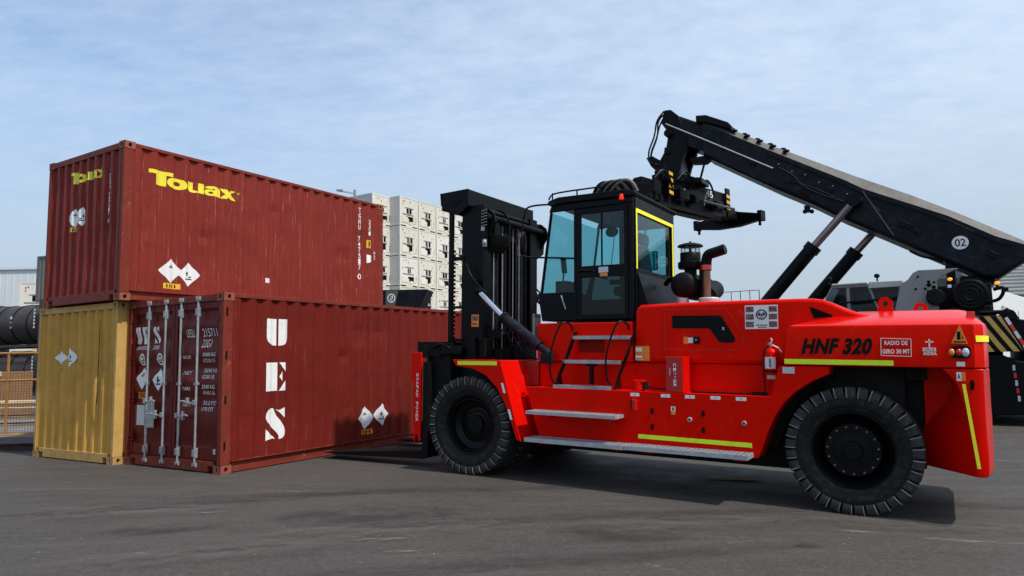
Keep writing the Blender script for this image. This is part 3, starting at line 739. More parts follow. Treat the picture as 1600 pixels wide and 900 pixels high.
vtext('TGHU 747517 0', 2.438 - .42, 2.10, 1.28, .05, touax_fn, EFF, T)

# mustard container
Yc = container('shipping_container', 'mustard yellow shipping container on the ground under the maroon container with yellow lettering', 'shipping container', frame(-6.3368, 11.1261, 0, 1.0392), 'yel', 'yel_post', 'yel_cast')
placards(Yc, 1.70, 1.71, .33, lambda off: (lambda u, v: end_map(off)(u, v)), EF, -1, .30, low=.0)
# open seam (missing sealant) down the end wall
mb = MB(); mb.poly([(ENDC['d0'] - .004, .53, .95), (ENDC['d0'] - .004, .505, .95), (ENDC['d0'] - .004, .505, 2.30), (ENDC['d0'] - .004, .52, 2.30)])
emit(mb, 'seam', 'dark', Yc, flat=True)

# maroon container with the door end
U = container('shipping_container', 'maroon shipping container with white stencil letters and closed silver-barred doors, on the ground', 'shipping container', frame(-4.1614, 9.9858, 0, 1.0183), 'red_u', 'red_post', 'red_cast', doors=True)
CUR[0] = len(U['label']) + 1
for G_, (u0, u1, v0, v1) in ((ST_U, (.77, 1.185, 1.82, 2.235)), (ST_E, (.77, 1.15, 1.125, 1.56)), (ST_S, (.77, 1.15, .385, .865))):
    decal('stencil_letter', *G_, (u0, u1, v0, v1), side_map(), 'white', U, SF)
placards(U, 2.93, .55, .40, side_map, SF, 1, .42, 'orange', low=.03)
vtext('UESU 215711', 5.42, 2.30, 1.05, .07, side_map(), SF, U)
# doors: bands (z0, z1, depth)
DZ = [(0.175, 0), (.34, 0), (.37, .035), (.46, .035), (.58, .0), (.90, .0), (1.00, .035), (1.10, .035), (1.18, 0), (1.38, 0), (1.45, .035), (1.56, .035), (1.64, 0), (1.80, 0), (1.88, .035), (1.98, .035), (2.10, 0), (2.16, 0), (2.26, .035), (2.34, .035), (2.38, 0), (2.47, 0)]
def ddep(v):
    for (a, da), (b, db) in zip(DZ[:-1], DZ[1:]):
        if a <= v <= b: return da + (db - da) * (v - a) / (b - a)
    return 0
DX = .030
for (y0, y1) in ((.095, 1.213), (1.225, 2.343)):
    mb = MB()
    # panel extruded along y: polygon in x,z
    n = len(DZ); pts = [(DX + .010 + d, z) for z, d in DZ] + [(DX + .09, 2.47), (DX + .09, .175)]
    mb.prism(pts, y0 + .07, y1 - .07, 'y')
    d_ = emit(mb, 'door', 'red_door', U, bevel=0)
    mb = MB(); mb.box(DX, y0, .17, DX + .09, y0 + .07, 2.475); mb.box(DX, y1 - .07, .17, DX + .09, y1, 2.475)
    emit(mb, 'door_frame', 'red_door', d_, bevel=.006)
mb = MB(); mb.box(DX + .02, 1.213, .17, DX + .08, 1.225, 2.475); emit(mb, 'gasket', 'rubber', U)
mb = MB(); mb.box(DX + .02, .09, 2.470, DX + .08, 2.348, 2.48); emit(mb, 'gasket', 'rubber', U)
for y in (1.85, 1.40, 1.01, .59):
    mb = MB(); mb.cyl((-.005, y, .10), (-.005, y, 2.53), .017, n=12)
    bar = emit(mb, 'locking_bar', 'galv', U)
    for z in (.27, 2.33):
        mb = MB(); mb.box(-.012, y - .028, z - .07, .03, y + .028, z + .07); mb.box(-.030, y - .022, z - .05, -.012, y + .040, z + .05); emit(mb, 'bar_bracket', 'galv', bar, bevel=.004)
    mb = MB(); mb.box(-.020, y - .022, 1.25, .03, y + .050, 1.29); emit(mb, 'bar_guide', 'galv', bar, bevel=.004)
    for z in (.10, 2.53):
        mb = MB(); mb.box(-.020, y - .040, z - .012, .010, y + .040, z + .012); mb.box(-.022, y - .045, z - .03, .008, y - .025, z + .03); mb.box(-.022, y + .025, z - .03, .008, y + .045, z + .03)
        emit(mb, 'cam_keeper', 'galv', bar, bevel=.004)
for y, z, s in ((1.85, 1.00, -1), (1.40, .80, 1), (1.01, .80, -1), (.59, 1.00, 1)):
    mb = MB(); L_ = .32
    mb.tube(smooth_path([(-.035, y, z), (-.04, y + s * L_ * .35, z - .01), (-.05, y + s * L_ * .7, z + .02), (-.075, y + s * L_, z + .01)], 1), .013, 8)
    mb.box(-.05, y - .03, z - .035, -.015, y + .03, z + .035)
    mb.box(-.055, y + s * .16 - .02, z - .06, -.02, y + s * .16 + .02, z + .07)
    h = emit(mb, 'door_handle', 'galv', U, bevel=.003)
mb = MB(); mb.box(.026, 1.95, .62, .036, 2.16, .93); emit(mb, 'data_plate', 'sticker_grey', U)
mb = MB(); mb.box(-.022, 1.62, .60, -.018, 1.80, 1.02); emit(mb, 'document_plate', 'galv', U)
for y in (.095, 2.343):
    for z in (.42, 1.02, 1.62, 2.22):
        s = 1 if y < 1 else -1
        mb = MB(); mb.box(.006, min(y - s * .03, y + s * .14), z - .035, .028, max(y - s * .03, y + s * .14), z - .022)
        mb.box(.006, min(y - s * .03, y + s * .14), z + .022, .028, max(y - s * .03, y + s * .14), z + .035); mb.cyl((.015, y - s * .018, z - .06), (.015, y - s * .018, z + .06), .015, n=10)
        emit(mb, 'hinge', 'red_door', U, bevel=.003)
dfn = lambda off=.004: (lambda u, v: (DX + .010 + ddep(v) - off, CW - u, v))     # u measured from the far door post, reading direction
DF = [('v', z) for z, d in DZ]
def dt(s, y_left, y_right, z0, z1, m='white', bold=.0, shear=.0):
    return lettering('lettering', s, (CW - y_left, CW - y_right, z0, z1), dfn(), m, U, bold, shear, DF)
for G_, a, b in ((ST_U, 2.29, 2.15), (ST_E, 2.09, 1.96), (ST_S, 1.80, 1.64)):
    decal('stencil_letter', *G_, (CW - a, CW - b, 1.89, 2.16), dfn(), 'white', U, DF)
dt('UNIVERSAL', 2.25, 1.90, 1.80, 1.86); dt('2000', 1.80, 1.64, 1.80, 1.86)
dt('UESU', .96, .76, 1.96, 2.08); dt('215711', .56, .22, 1.96, 2.08); dt('1', .14, .10, 1.96, 2.08); dt('22G1', .56, .34, 1.80, 1.92)
for k, (a, rows) in enumerate((('MAX. GW.', ('30480 KG', '67200 LB')), ('NET', ('28240 KG', '62260 LB')), ('TARE', ('2240 KG', '4940 LB')), ('CU.CAP.', ('33.2 M3', '1170 CFT')))):
    z = 1.64 - k * .235
    dt(a, 1.00, .80, z, z + .05)
    dt(rows[0], .52, .22, z + .03, z + .085); dt(rows[1], .52, .24, z - .06, z - .005)
pl = decal('placard', *DIA, (CW - 2.22, CW - 1.90, 1.17, 1.52), dfn(), 'wht_sticker', U, DF)
decal('print', *shapes([(0, 0), (1, 0), (1, .35), (0, .35)], [(.15, .6), (.85, .6), (.85, 1), (.15, 1)]), (CW - 2.10, CW - 2.00, 1.38, 1.43), dfn(.006), 'blackink', pl, DF)
pl = decal('placard', *DIA, (CW - 1.78, CW - 1.46, 1.15, 1.50), dfn(), 'wht_sticker', U, DF)
decal('print', *shapes([(0, 0), (.9, 0), (.9, .15), (0, .15)], [(.2, .3), (.4, .2), (.6, .35), (.9, .5), (.5, .55), (.4, 1), (.2, .8)]), (CW - 1.68, CW - 1.56, 1.25, 1.40), dfn(.006), 'blackink', pl, DF)
for a in (2.08, 1.60):
    p = decal('round_mark', *annulus(.72), (CW - a - .075, CW - a + .075, 1.55, 1.74), dfn(), 'white', U, DF)
    lettering('lettering', 'e', (CW - a - .035, CW - a + .035, 1.60, 1.69), dfn(), 'white', p, .01, 0, DF)
l = decal('label', *RECT, (CW - 2.20, CW - 1.98, 1.03, 1.13), dfn(), 'orange', U, DF)
lettering('print', '3082', (CW - 2.18, CW - 2.00, 1.045, 1.115), dfn(.006), 'blackink', l, .01, 0, DF)
decal('sticker', *RECT, (CW - .22, CW - .12, .27, .34), dfn(), 'wht_sticker', U, DF)
lettering('print', 'KS', (CW - .20, CW - .14, .285, .325), dfn(.006), 'blackink', U, .01, 0, DF)
#==SPLIT==
# ------------------------------------------------------------------ heavy forklift
# local frame: origin at the near rear wheel's contact, X to the rear, Y away from the camera side, Z up
FK = thing('forklift', 'glossy red heavy forklift with black cab and black mast in the foreground', 'forklift', frame(3.504, 7.4066, -.126, -.5523, .0272))
YC = 1.10
def mir(y): return 2 * YC - y
def wheel(parent, cx, yo, d, Rr, wd, style='rear', n=34, rot=0.0):
    """yo outer face, d=+1 when the outer face looks to -Y"""
    cz = Rr - .01
    Y = lambda h: yo + d * h
    c = (cx, 0, cz)
    # rim disc, outer dish
    mb = MB()
    if style == 'rear':
        prof = [(.0, .075), (.09, .075), (.10, .10), (.188, .105), (.190, .088), (.196, .088), (.198, .105), (.272, .105), (.285, .14), (.315, .20), (.35, .14), (.378, .075), (.392, .058), (.40, .06), (.402, .09), (.39, .20), (.30, .24), (0, .24)]
    else:
        prof = [(.0, .20), (.12, .20), (.125, .24), (.235, .25), (.25, .22), (.33, .18), (.345, .10), (.36, .10), (.375, .065), (.395, .055), (.402, .08), (.39, .18), (.30, .28), (0, .28)]
    k = Rr / .664
    mb.lathe([(r * k, Y(h)) for r, h in prof], c, (0, 1, 0), 48, False)
    wo = emit(mb, 'wheel', 'rim', parent, ang=28)
    # nuts
    mb = MB(); nb = 15 if style == 'rear' else 20; rb = .245 * k if style == 'rear' else .185 * k; hb = .098 if style == 'rear' else .235
    for i in range(nb):
        a = 2 * math.pi * (i + .3) / nb
        p = (cx + rb * math.cos(a), 0, cz + rb * math.sin(a))
        mb.cyl((p[0], Y(hb - .018), p[2]), (p[0], Y(hb + .02), p[2]), .0095, .011, 6)
    emit(mb, 'wheel_nuts', 'bolt' if style == 'rear' else 'blk', wo)
    # carcass
    mb = MB()
    prof = [(.396, .080), (.404, .050), (.43, .030), (.452, .026), (.458, .018), (.49, .007), (.53, .006), (.575, .014), (.612, .03), (.620, .07), (.622, wd * .5)]
    prof = prof + [(r, wd - h) for r, h in prof[::-1][1:]]
    mb.lathe([(r * k, Y(h)) for r, h in prof], c, (0, 1, 0), 72, False)
    ty = emit(mb, 'tyre', 'tyre', wo, ang=40)
    mb = MB()
    for side in (0, 1):
        for i in range(n):
            a0 = 2 * math.pi * (i + rot + .5 * side) / n; wa = 2 * math.pi / n * .40
            sec = [(.550, .002), (.560, -.004), (.622, -.006), (.652, .010), (.664, .035), (.664, wd * .46), (.60, wd * .46), (.60, .03)]
            loops = []
            for q in (-1, -.5, 0, .5, 1):
                lp = []
                for r, h in sec:
                    hh = h if side == 0 else wd - h
                    sk = .5 * (h / (wd * .5)) ** 2 * (2 * math.pi / n)      # lugs sweep back towards the centre
                    rr = r * k * (1 - (.006 if abs(q) == 1 else 0)); a = a0 + q * wa + (sk if side == 0 else -sk)
                    lp.append((cx + rr * math.cos(a), Y(hh), cz + rr * math.sin(a)))
                loops.append(lp)
            mb.loft(loops)
    mb.mi = 1
    for i in range(n):
        a0 = 2 * math.pi * (i + rot) / n + 2 * math.pi / n * .40
        pr = [(.556, -.002), (.622, -.006), (.652, .008), (.6650, .034)]
        mb.tube([(cx + r * k * math.cos(a0 - .012), Y(h - .0015), cz + r * k * math.sin(a0 - .012)) for r, h in pr], .0050, 5)
    emit(mb, 'tread', ['tread', 'lug_edge'], ty, ang=40)
    return wo
# chassis and dark inner structure
mb = MB()
mb.box(-5.05, .55, .33, .60, 1.65, 1.10)
mb.box(-4.85, .25, .45, -4.0, 1.95, .95)
mb.box(-.62, .50, .46, .66, 1.70, 1.62)
mb.box(-.30, .30, 1.10, .50, 1.90, 1.53)
mb.cyl((0, .2, .654), (0, 2.0, .654), .14, n=20)
mb.cyl((-4.716, 0, .654), (-4.716, 2.2, .654), .22, n=20)
emit(mb, 'chassis', 'blk_dull', FK, bevel=.01)
mb = MB(); mb.box(.665, .51, .80, .935, 1.69, 1.53); emit(mb, 'arch_lining', 'red', FK)
# side skirts
skirt = [(-3.93, 1.195), (-3.735, .56), (-1.045, .56), (-1.066, .498), (-.942, .506), (-.906, .581), (-.83, .80), (-.747, .982), (-.65, 1.13), (-.534, 1.248), (-.43, 1.325), (-.33, 1.385), (-.189, 1.45), (-.181, 1.532), (-.69, 1.532), (-.79, 1.195)]
for y0, y1 in ((-.05, .33), (mir(.33), mir(-.05))):
    mb = MB(); mb.prism(skirt, y0, y1); emit(mb, 'side_skirt', 'red', FK, bevel=.008)
# inner arch lining so the wheel wells read dark
for y0, y1 in ((.33, .52), (mir(.52), mir(.33))):
    mb = MB(); mb.prism([(-1.0, .60), (-.80, .60), (-.62, 1.05), (-.40, 1.30), (-.15, 1.40), (.70, 1.40), (.70, 1.53), (-1.0, 1.53)], y0, y1); emit(mb, 'wheel_well', 'blk_dull', FK)
# body below the hood, set back behind the deck
mb = MB(); mb.box(-3.92, .31, 1.10, -.66, mir(.31), 1.535); emit(mb, 'lower_body', 'red', FK, bevel=.018, segs=3)
mb = MB(); mb.box(-3.93, .262, 1.539, -2.53, mir(.262), 2.055); cb = emit(mb, 'cab_base', 'red', FK, bevel=.014, segs=3)
mb = MB()
for k in range(12): mb.box(-3.28, .256, 1.66 + k * .016, -2.92 + .02 * (k % 2), .2615, 1.664 + k * .016)
for k in range(14): mb.box(-3.28 + k * .026, .2555, 1.66, -3.276 + k * .026, .2612, 1.84)
emit(mb, 'vent', 'blk', cb)
# hood
hp = [(-2.505, 1.539), (-2.49, 2.18), (-2.47, 2.24), (-2.41, 2.272), (-1.9, 2.285), (-1.2, 2.292), (-.50, 2.292), (-.36, 2.286), (-.26, 2.268), (-.16, 2.228), (-.04, 2.165), (.10, 2.11), (.40, 2.05), (.50, 2.0), (.50, 1.70), (-.40, 1.70), (-.60, 1.539)]
mb = MB(); mb.prism(hp, .262, mir(.262)); hood = emit(mb, 'hood', 'red', FK, bevel=.05, segs=5)
def onhood(off): return lambda u, v: (u, .262 - off, v)
def panel_frame(pts, w_, name, m, y, parent, dep=.004):
    mb = MB(); n = len(pts); cx = sum(p[0] for p in pts) / n; cz = sum(p[1] for p in pts) / n
    for i in range(n):
        a, b = pts[i], pts[(i + 1) % n]
        mb.bar((a[0], y, a[1]), (b[0], y, b[1]), dep, w_, (0, 1, 0)) if False else mb.obox(((a[0] + b[0]) / 2, y, (a[1] + b[1]) / 2), (b[0] - a[0], 0, b[1] - a[1]), (0, dep, 0), Vector((-(b[1] - a[1]), 0, b[0] - a[0])).normalized() * w_)
    return emit(mb, name, m, parent)
panel_frame([(-2.10, 2.20), (-1.335, 2.19), (-1.13, 1.87), (-1.19, 1.70), (-2.10, 1.70)], .007, 'door_seam', 'red_panel', .2615, hood)
# grille opening with perforated insert
gp = [(-2.00, 2.105), (-1.985, 2.125), (-1.41, 2.115), (-1.385, 2.10), (-1.235, 1.85), (-1.24, 1.80), (-1.27, 1.787), (-1.40, 1.79), (-1.435, 1.81), (-1.53, 1.95), (-1.56, 1.962), (-1.985, 1.966), (-2.0, 1.985)]
mb = MB(); mb.prism(gp, .255, .263); gr = emit(mb, 'grille', 'blk_dull', hood)
mb = MB()
def inpoly(x, z, P):
    c = False
    for i in range(len(P)):
        a, b = P[i], P[i - 1]
        if (a[1] > z) != (b[1] > z) and x < (b[0] - a[0]) * (z - a[1]) / (b[1] - a[1]) + a[0]: c = not c
    return c
for i in range(40):
    for j in range(18):
        x, z = -1.99 + i * .0195, 1.795 + j * .0185
        if inpoly(x - .008, z - .008, gp) and inpoly(x + .008, z + .008, gp):
            mb.box(x - .0055, .2525, z - .0055, x + .0055, .2548, z + .0055)
emit(mb, 'mesh', 'blk', gr)
lettering('mark', 'x', (-1.385, -1.355, 1.94, 1.975), onhood(.012), 'white', gr)
mb = MB(); mb.box(-1.735, .235, 1.775, -1.655, .262, 1.865); la = emit(mb, 'latch', 'blk', hood, bevel=.012)
mb = MB(); mb.cyl((-1.695, .230, 1.822), (-1.695, .236, 1.822), .014, n=12); emit(mb, 'lock', 'bolt', la)
l = decal('sticker', *RECT, (-1.86, -1.80, 1.775, 1.86), onhood(.002), 'orange', hood)
l = decal('sticker', *RECT, (-1.80, -1.735, 1.785, 1.85), onhood(.002), 'wht_sticker', hood)
# poster with six small photographs and a ring emblem
po = decal('poster', *RECT, (-1.115, -.745, 1.948, 2.225), onhood(.0055), 'wht_sticker', hood)
for i, xx in enumerate((-1.105, -.845)):
    for j in range(3):
        decal('photo', *RECT, (xx, xx + .09, 2.145 - j * .088, 2.21 - j * .088), onhood(.0075), 'pic', po)
decal('emblem', *annulus(.76), (-.99, -.865, 2.055, 2.175), onhood(.0075), 'blackink', po)
decal('emblem', *shapes([(0, .6), (.2, 1), (.5, .7), (.8, 1), (1, .6), (.5, 0)]), (-.972, -.883, 2.075, 2.145), onhood(.0080), 'blackink', po)
decal('emblem', *shapes([(0, .5), (.5, .2), (1, .5), (.5, 0)], [(.1, .9), (.4, .6), (.3, .5)], [(.9, .9), (.6, .6), (.7, .5)]), (-.955, -.90, 2.085, 2.135), onhood(.0085), 'wht_sticker', po)
lettering('print', 'PESQUERA TRANS', (-.99, -.862, 1.985, 2.0), onhood(.0075), 'blackink', po) if False else None
mb = MB()
for k in range(9): mb.box(-.99 + k * .0142, .2535, 1.985, -.98 + k * .0142, .2545, 1.998); 
for k in range(7): mb.box(-.97 + k * .0142, .2535, 1.962, -.96 + k * .0142, .2545, 1.974)
emit(mb, 'print', 'blackink', po)
l = decal('sticker', *RECT, (-2.49, -2.30, 1.56, 1.745), onhood(.002), 'orange', hood)
decal('print', *shapes([(0, 0), (1, 0), (1, .3), (0, .3)], [(0, .6), (1, .6), (1, .9), (0, .9)]), (-2.485, -2.40, 1.575, 1.725), onhood(.004), 'wht_sticker', l)
decal('print', *shapes([(0, 0), (1, 0), (1, .5), (0, .5)]), (-2.475, -2.41, 1.583, 1.593), onhood(.006), 'blackink', l)
mb = MB(); mb.prism([(-.405, 2.185), (-.37, 2.18), (-.18, 2.095), (-.17, 2.075), (-.365, 2.06)], .254, .263); emit(mb, 'side_window', 'dark', hood)
# counterweight
def cwloop(z, xi, xo, xb, xc, yb=.13, yo=-.05):
    near = [(xi, .50, z), (xo, yo, z), (xb, yo, z), (xb + .06, yo + .03, z), (xc, yb, z)]
    return near + [(x, mir(y), z_) for x, y, z_ in near[::-1]]
loops = [cwloop(.50, .66, 1.085, 1.105, 1.20, .30), cwloop(.53, .64, 1.08, 1.125, 1.238, .34), cwloop(.70, .63, 1.078, 1.13, 1.243, .34), cwloop(.875, .64, 1.058, 1.122, 1.243, .34), cwloop(1.03, .74, 1.04, 1.12, 1.243, .34), cwloop(1.19, .87, 1.009, 1.12, 1.24, .34), cwloop(1.31, .925, .978, 1.12, 1.24, .34), cwloop(1.42, .90, .935, 1.12, 1.24, .34), cwloop(1.532, .80, .835, 1.12, 1.24, .34)]
mb = MB(); mb.loft(loops); cwl = emit(mb, 'lower_counterweight', 'red', FK, bevel=.012, segs=3)
def cwt(z, xa, xb, xc, y, yc):
    near = [(xa, y, z), ((xa + xb) / 2, y, z), (xb, y, z), ((xb + xc) / 2 + .02, (y + yc) / 2 - .03, z), (xc, yc, z)]
    return near + [(x, mir(yy), z_) for x, yy, z_ in near[::-1]]
loops = [cwt(1.541, -.62, 1.10, 1.22, -.05, .13), cwt(1.55, -.64, 1.11, 1.23, -.055, .13), cwt(1.93, -.60, 1.115, 1.23, -.055, .13), cwt(1.965, -.57, 1.11, 1.22, -.048, .14), cwt(1.985, -.52, 1.09, 1.20, -.02, .16), cwt(2.05, -.25, 1.03, 1.14, .18, .33), cwt(2.125, .03, .965, 1.07, .42, .55), cwt(2.135, .08, .93, 1.03, .48, .60)]
mb = MB(); mb.loft(loops); cw = emit(mb, 'counterweight', 'red', FK, bevel=0, ang=24)
cwm = lambda off=.006: (lambda u, v: (u, -.055 - off, v))
skm = lambda off=.003: (lambda u, v: (u, -.05 - off, v))
def tape(name, m, x0, z0, x1, z1, h, fn, parent):
    mb = MB()
    a, b = fn(x0, z0), fn(x1, z1); yy = a[1]
    mb._add([(x0, yy, z0), (x1, yy, z1), (x1, yy, z1 + h), (x0, yy, z0 + h), (x0, yy + .0025, z0), (x1, yy + .0025, z1), (x1, yy + .0025, z1 + h), (x0, yy + .0025, z0 + h)], [(0, 1, 2, 3), (4, 5, 6, 7), (0, 1, 5, 4), (1, 2, 6, 5), (2, 3, 7, 6), (3, 0, 4, 7)])
    return emit(mb, name, m, parent)
tape('reflective_tape', 'hiviz', -.63, 1.556, .42, 1.553, .052, cwm(), cw)
for k in range(3):
    pass
tape('reflective_tape', 'hiviz', -2.34, .628, -1.0, .618, .050, skm(), FK)
lettering('lettering', 'HNF 320', (-.455, .235, 1.662, 1.835), cwm(), 'blackink', cw, bold=.048, shear=.30, spacing=1.06)
fr = [(.312, 1.655), (.580, 1.648), (.583, 1.823), (.314, 1.832)]
panel_frame(fr, .006, 'sign_frame', 'wht_sticker', -.061, cw)
lettering('lettering', 'RADIO DE', (.345, .553, 1.762, 1.805), cwm(), 'white', cw, bold=.03, spacing=1.05)
lettering('lettering', 'GIRO 30 MT', (.325, .570, 1.675, 1.720), cwm(), 'white', cw, bold=.03, spacing=1.05)
# white cross emblem over two lines
cr = decal('cross_emblem', *shapes([(.42, 0), (.58, 0), (.58, .52), (.42, .52)], [(.58, .52), (.80, .60), (.86, .52), (1, .64), (.86, .76), (.80, .68), (.58, .70)], [(.42, .52), (.42, .70), (.20, .68), (.14, .76), (0, .64), (.14, .52), (.20, .60)], [(.42, .70), (.58, .70), (.62, .86), (.5, 1), (.38, .86)]), (.702, .778, 1.740, 1.825), cwm(), 'white', cw)
bx_ = decal('emblem_panel', *RECT, (.682, .795, 1.700, 1.737), cwm(), 'white', cw)
lettering('lettering', 'CRUZ', (.690, .787, 1.706, 1.731), cwm(.008), 'red_panel', bx_, bold=.02)
lettering('lettering', 'ANDINA', (.682, .800, 1.662, 1.695), cwm(), 'white', cw, bold=.03)
# triangle warning plate
mb = MB(); mb.prism([(.925, 1.780), (1.062, 1.775), (1.000, 1.965)], -.066, -.056); tr = emit(mb, 'warning_triangle', 'orange', cw)
decal('print', *shapes([(0, 0), (.6, 0), (.6, .9), (0, .9)], [(.75, .1), (1, .1), (.9, .6)]), (.975, 1.025, 1.815, 1.895), cwm(.0125), 'blackink', tr)
decal('print', *shapes(*[[(i / 9, 0), (i / 9 + .08, 0), (i / 9 + .08, 1), (i / 9, 1)] for i in range(9)]), (.945, 1.045, 1.785, 1.803), cwm(.0125), 'blackink', tr)
# tail lamp recess
mb = MB()
rp = [(.905, 1.66), (.93, 1.63), (.97, 1.625), (1.03, 1.625), (1.065, 1.635), (1.085, 1.66), (1.085, 1.73), (1.065, 1.755), (1.03, 1.763), (.96, 1.76), (.915, 1.745), (.903, 1.72)]
mb.prism(rp, -.060, -.056); lr = emit(mb, 'lamp_recess', 'blk_dull', cw)
mb = MB(); n_ = len(rp)
for i in range(n_): mb.bar((rp[i][0], -.059, rp[i][1]), (rp[(i + 1) % n_][0], -.059, rp[(i + 1) % n_][1]), .012, .007)
emit(mb, 'recess_rim', 'red', lr)
for xx, m_, rx in ((.925, 'lens_amber', .026), (.985, 'lens_red', .026), (1.040, 'lens_clear', .032)):
    mb = MB(); mb.sphere((xx, -.062, 1.693), rx, .016, rx * 1.35, 18, 10); emit(mb, 'lamp', m_, cw)
for s_, (x0, x1, z0, z1) in (('wht_sticker', (.960, 1.03, 1.556, 1.60)),):
    decal('sticker', *RECT, (x0, x1, z0, z1), cwm(), s_, cw)
decal('sticker', *RECT, (.955, .995, 1.415, 1.50), skm(.004), 'wht_sticker', cwl)
decal('sticker', *RECT, (.995, 1.030, 1.415, 1.50), skm(.004), 'orange', cwl)
lettering('print', 'A', (.962, .988, 1.43, 1.485), skm(.006), 'blackink', cwl, bold=.02)
mb = MB(); mb._add([(.998, -.055, 1.385), (1.026, -.055, 1.385), (1.118, -.055, .585), (1.088, -.055, .585)], [(0, 1, 2, 3)]); emit(mb, 'reflective_tape', 'hiyel', cwl)
mb = MB(); mb.prism([(1.065, 1.33), (1.095, 1.34), (1.10, 1.40), (1.085, 1.43), (1.065, 1.42)], -.056, -.048); emit(mb, 'lashing_slot', 'dark', cwl)
mb = MB(); mb._add([(1.128, -.054, 1.795), (1.199, .000, 1.795), (1.240, .125, 1.795), (1.128, -.054, 1.855), (1.199, .000, 1.855), (1.240, .125, 1.855)], [(0, 1, 4, 3), (1, 2, 5, 4)])
emit(mb, 'reflective_tape', 'hiyel', cw)
# lifting eyes on the counterweight
for (x, z, y, r) in ((.33, 2.22, .55, .075), (.66, 2.17, .85, .07)):
    mb = MB(); nn = 20; o_ = [(x + r * math.cos(2 * math.pi * i / nn), z + r * math.sin(2 * math.pi * i / nn)) for i in range(nn)]; i_ = [(x + r * .42 * math.cos(2 * math.pi * i / nn), z + r * .42 * math.sin(2 * math.pi * i / nn)) for i in range(nn)]
    vs = [(p[0], y, p[1]) for p in o_] + [(p[0], y, p[1]) for p in i_] + [(p[0], y + .05, p[1]) for p in o_] + [(p[0], y + .05, p[1]) for p in i_]
    mb._add(vs, [(i, (i + 1) % nn, nn + (i + 1) % nn, nn + i) for i in range(nn)] + [(2 * nn + i, 2 * nn + (i + 1) % nn, 3 * nn + (i + 1) % nn, 3 * nn + i) for i in range(nn)] + [(i, (i + 1) % nn, 2 * nn + (i + 1) % nn, 2 * nn + i) for i in range(nn)] + [(nn + i, nn + (i + 1) % nn, 3 * nn + (i + 1) % nn, 3 * nn + i) for i in range(nn)])
    mb.box(x - r, y + .001, z - r * 1.3, x + r, y + .049, z - r * .5)
    emit(mb, 'lifting_eye', 'red', cw)
mb = MB(); mb.box(1.07, .20, 1.98, 1.14, .27, 2.10); emit(mb, 'rear_marker', 'red', cw, bevel=.01)
mb = MB(); mb.box(1.078, .196, 2.03, 1.132, .20, 2.09); emit(mb, 'marker_lens', 'lens_red', cw)
mb = MB(); mb.box(1.20, .7, 1.0, 1.27, 1.5, 1.4); emit(mb, 'drawbar_pocket', 'blk', cw)

# front fenders
FA = [(-4.95, 1.548), (-4.167, 1.548), (-3.84, .504), (-3.91, .530), (-4.00, .78), (-4.09, .985), (-4.22, 1.19), (-4.38, 1.335), (-4.60, 1.430), (-4.89, 1.462)]
for y0, y1, ya, yb in ((-.33, -.295, -.295, .60), (mir(-.295), mir(-.33), mir(.60), mir(-.295))):
    mb = MB()
    mb.prism(FA, y0, y1)
    fe = emit(mb, 'front_fender', 'red', FK, bevel=.006)
    mb = MB(); mb.prism([(-4.94, 1.545), (-4.165, 1.545), (-3.842, .510), (-3.875, .510), (-4.19, 1.515), (-4.94, 1.515)], ya, yb)
    emit(mb, 'fender_plate', 'red', fe, bevel=.005)
    if y0 < 0:
        tape('reflective_tape', 'hiviz', -4.86, 1.478, -4.215, 1.482, .052, lambda u, v: (u, -.334, v), fe)
        for z in (1.12, .78):
            mb = MB(); x_ = -4.165 + (1.545 - z) * .312 - .012
            mb._add([(x_ - .062, -.334, z), (x_ - .026, -.334, z), (x_ - .067, -.334, z + .13), (x_ - .103, -.334, z + .13)], [(0, 1, 2, 3)]); emit(mb, 'sticker', 'wht_sticker', fe)
# bulkhead between fender plates and the cab base
mb = MB(); mb.box(-4.02, .60, .60, -3.90, mir(.60), 1.52); mb.box(-4.16, .30, 1.20, -3.93, mir(.30), 1.53); emit(mb, 'bulkhead', 'red_panel', FK, bevel=.006)

# wheels
wheel(FK, 0, 0, 1, .664, .44, 'rear', 33, .2)
wheel(FK, 0, mir(0), -1, .664, .44, 'rear', 33)
wheel(FK, -4.716, -.296, 1, .664, .42, 'front', 33, .35)
wheel(FK, -4.716, .17, 1, .664, .40, 'front', 33, .1)
wheel(FK, -4.716, mir(-.296), -1, .664, .42, 'front', 33)
wheel(FK, -4.716, mir(.17), -1, .664, .40, 'front', 33)

# deck fittings
def grate(x0, x1, y0, y1, z, name, nbar=0, t=.05):
    mb = MB()
    mb.box(x0, y0, z - t, x1, y0 + .014, z); mb.box(x0, y1 - .014, z - t, x1, y1, z)
    mb.box(x0, y0 + .014, z - t, x0 + .014, y1 - .014, z); mb.box(x1 - .014, y0 + .014, z - t, x1, y1 - .014, z)
    mb.box(x0 + .014, y0 + .014, z - t, x1 - .014, y1 - .014, z - t + .004)  # closed sheet added so the step casts a solid shadow
    n = int((x1 - x0) / .055)
    for k in range(1, n): xx = x0 + (x1 - x0) * k / n; mb.box(xx - .005, y0 + .014, z - .030, xx + .005, y1 - .014, z - .002)
    for k in (1, 2, 3): yy = y0 + (y1 - y0) * k / 4; mb.box(x0 + .014, yy - .004, z - .028, x1 - .014, yy + .004, z - .004)
    return emit(mb, name, 'grate', FK)
g1 = grate(-3.79, -2.42, -.33, -.055, .562, 'step')
g2 = grate(-2.41, -.985, -.33, -.055, .566, 'step')
g3 = grate(-3.77, -2.52, -.33, -.055, .905, 'step', t=.04)
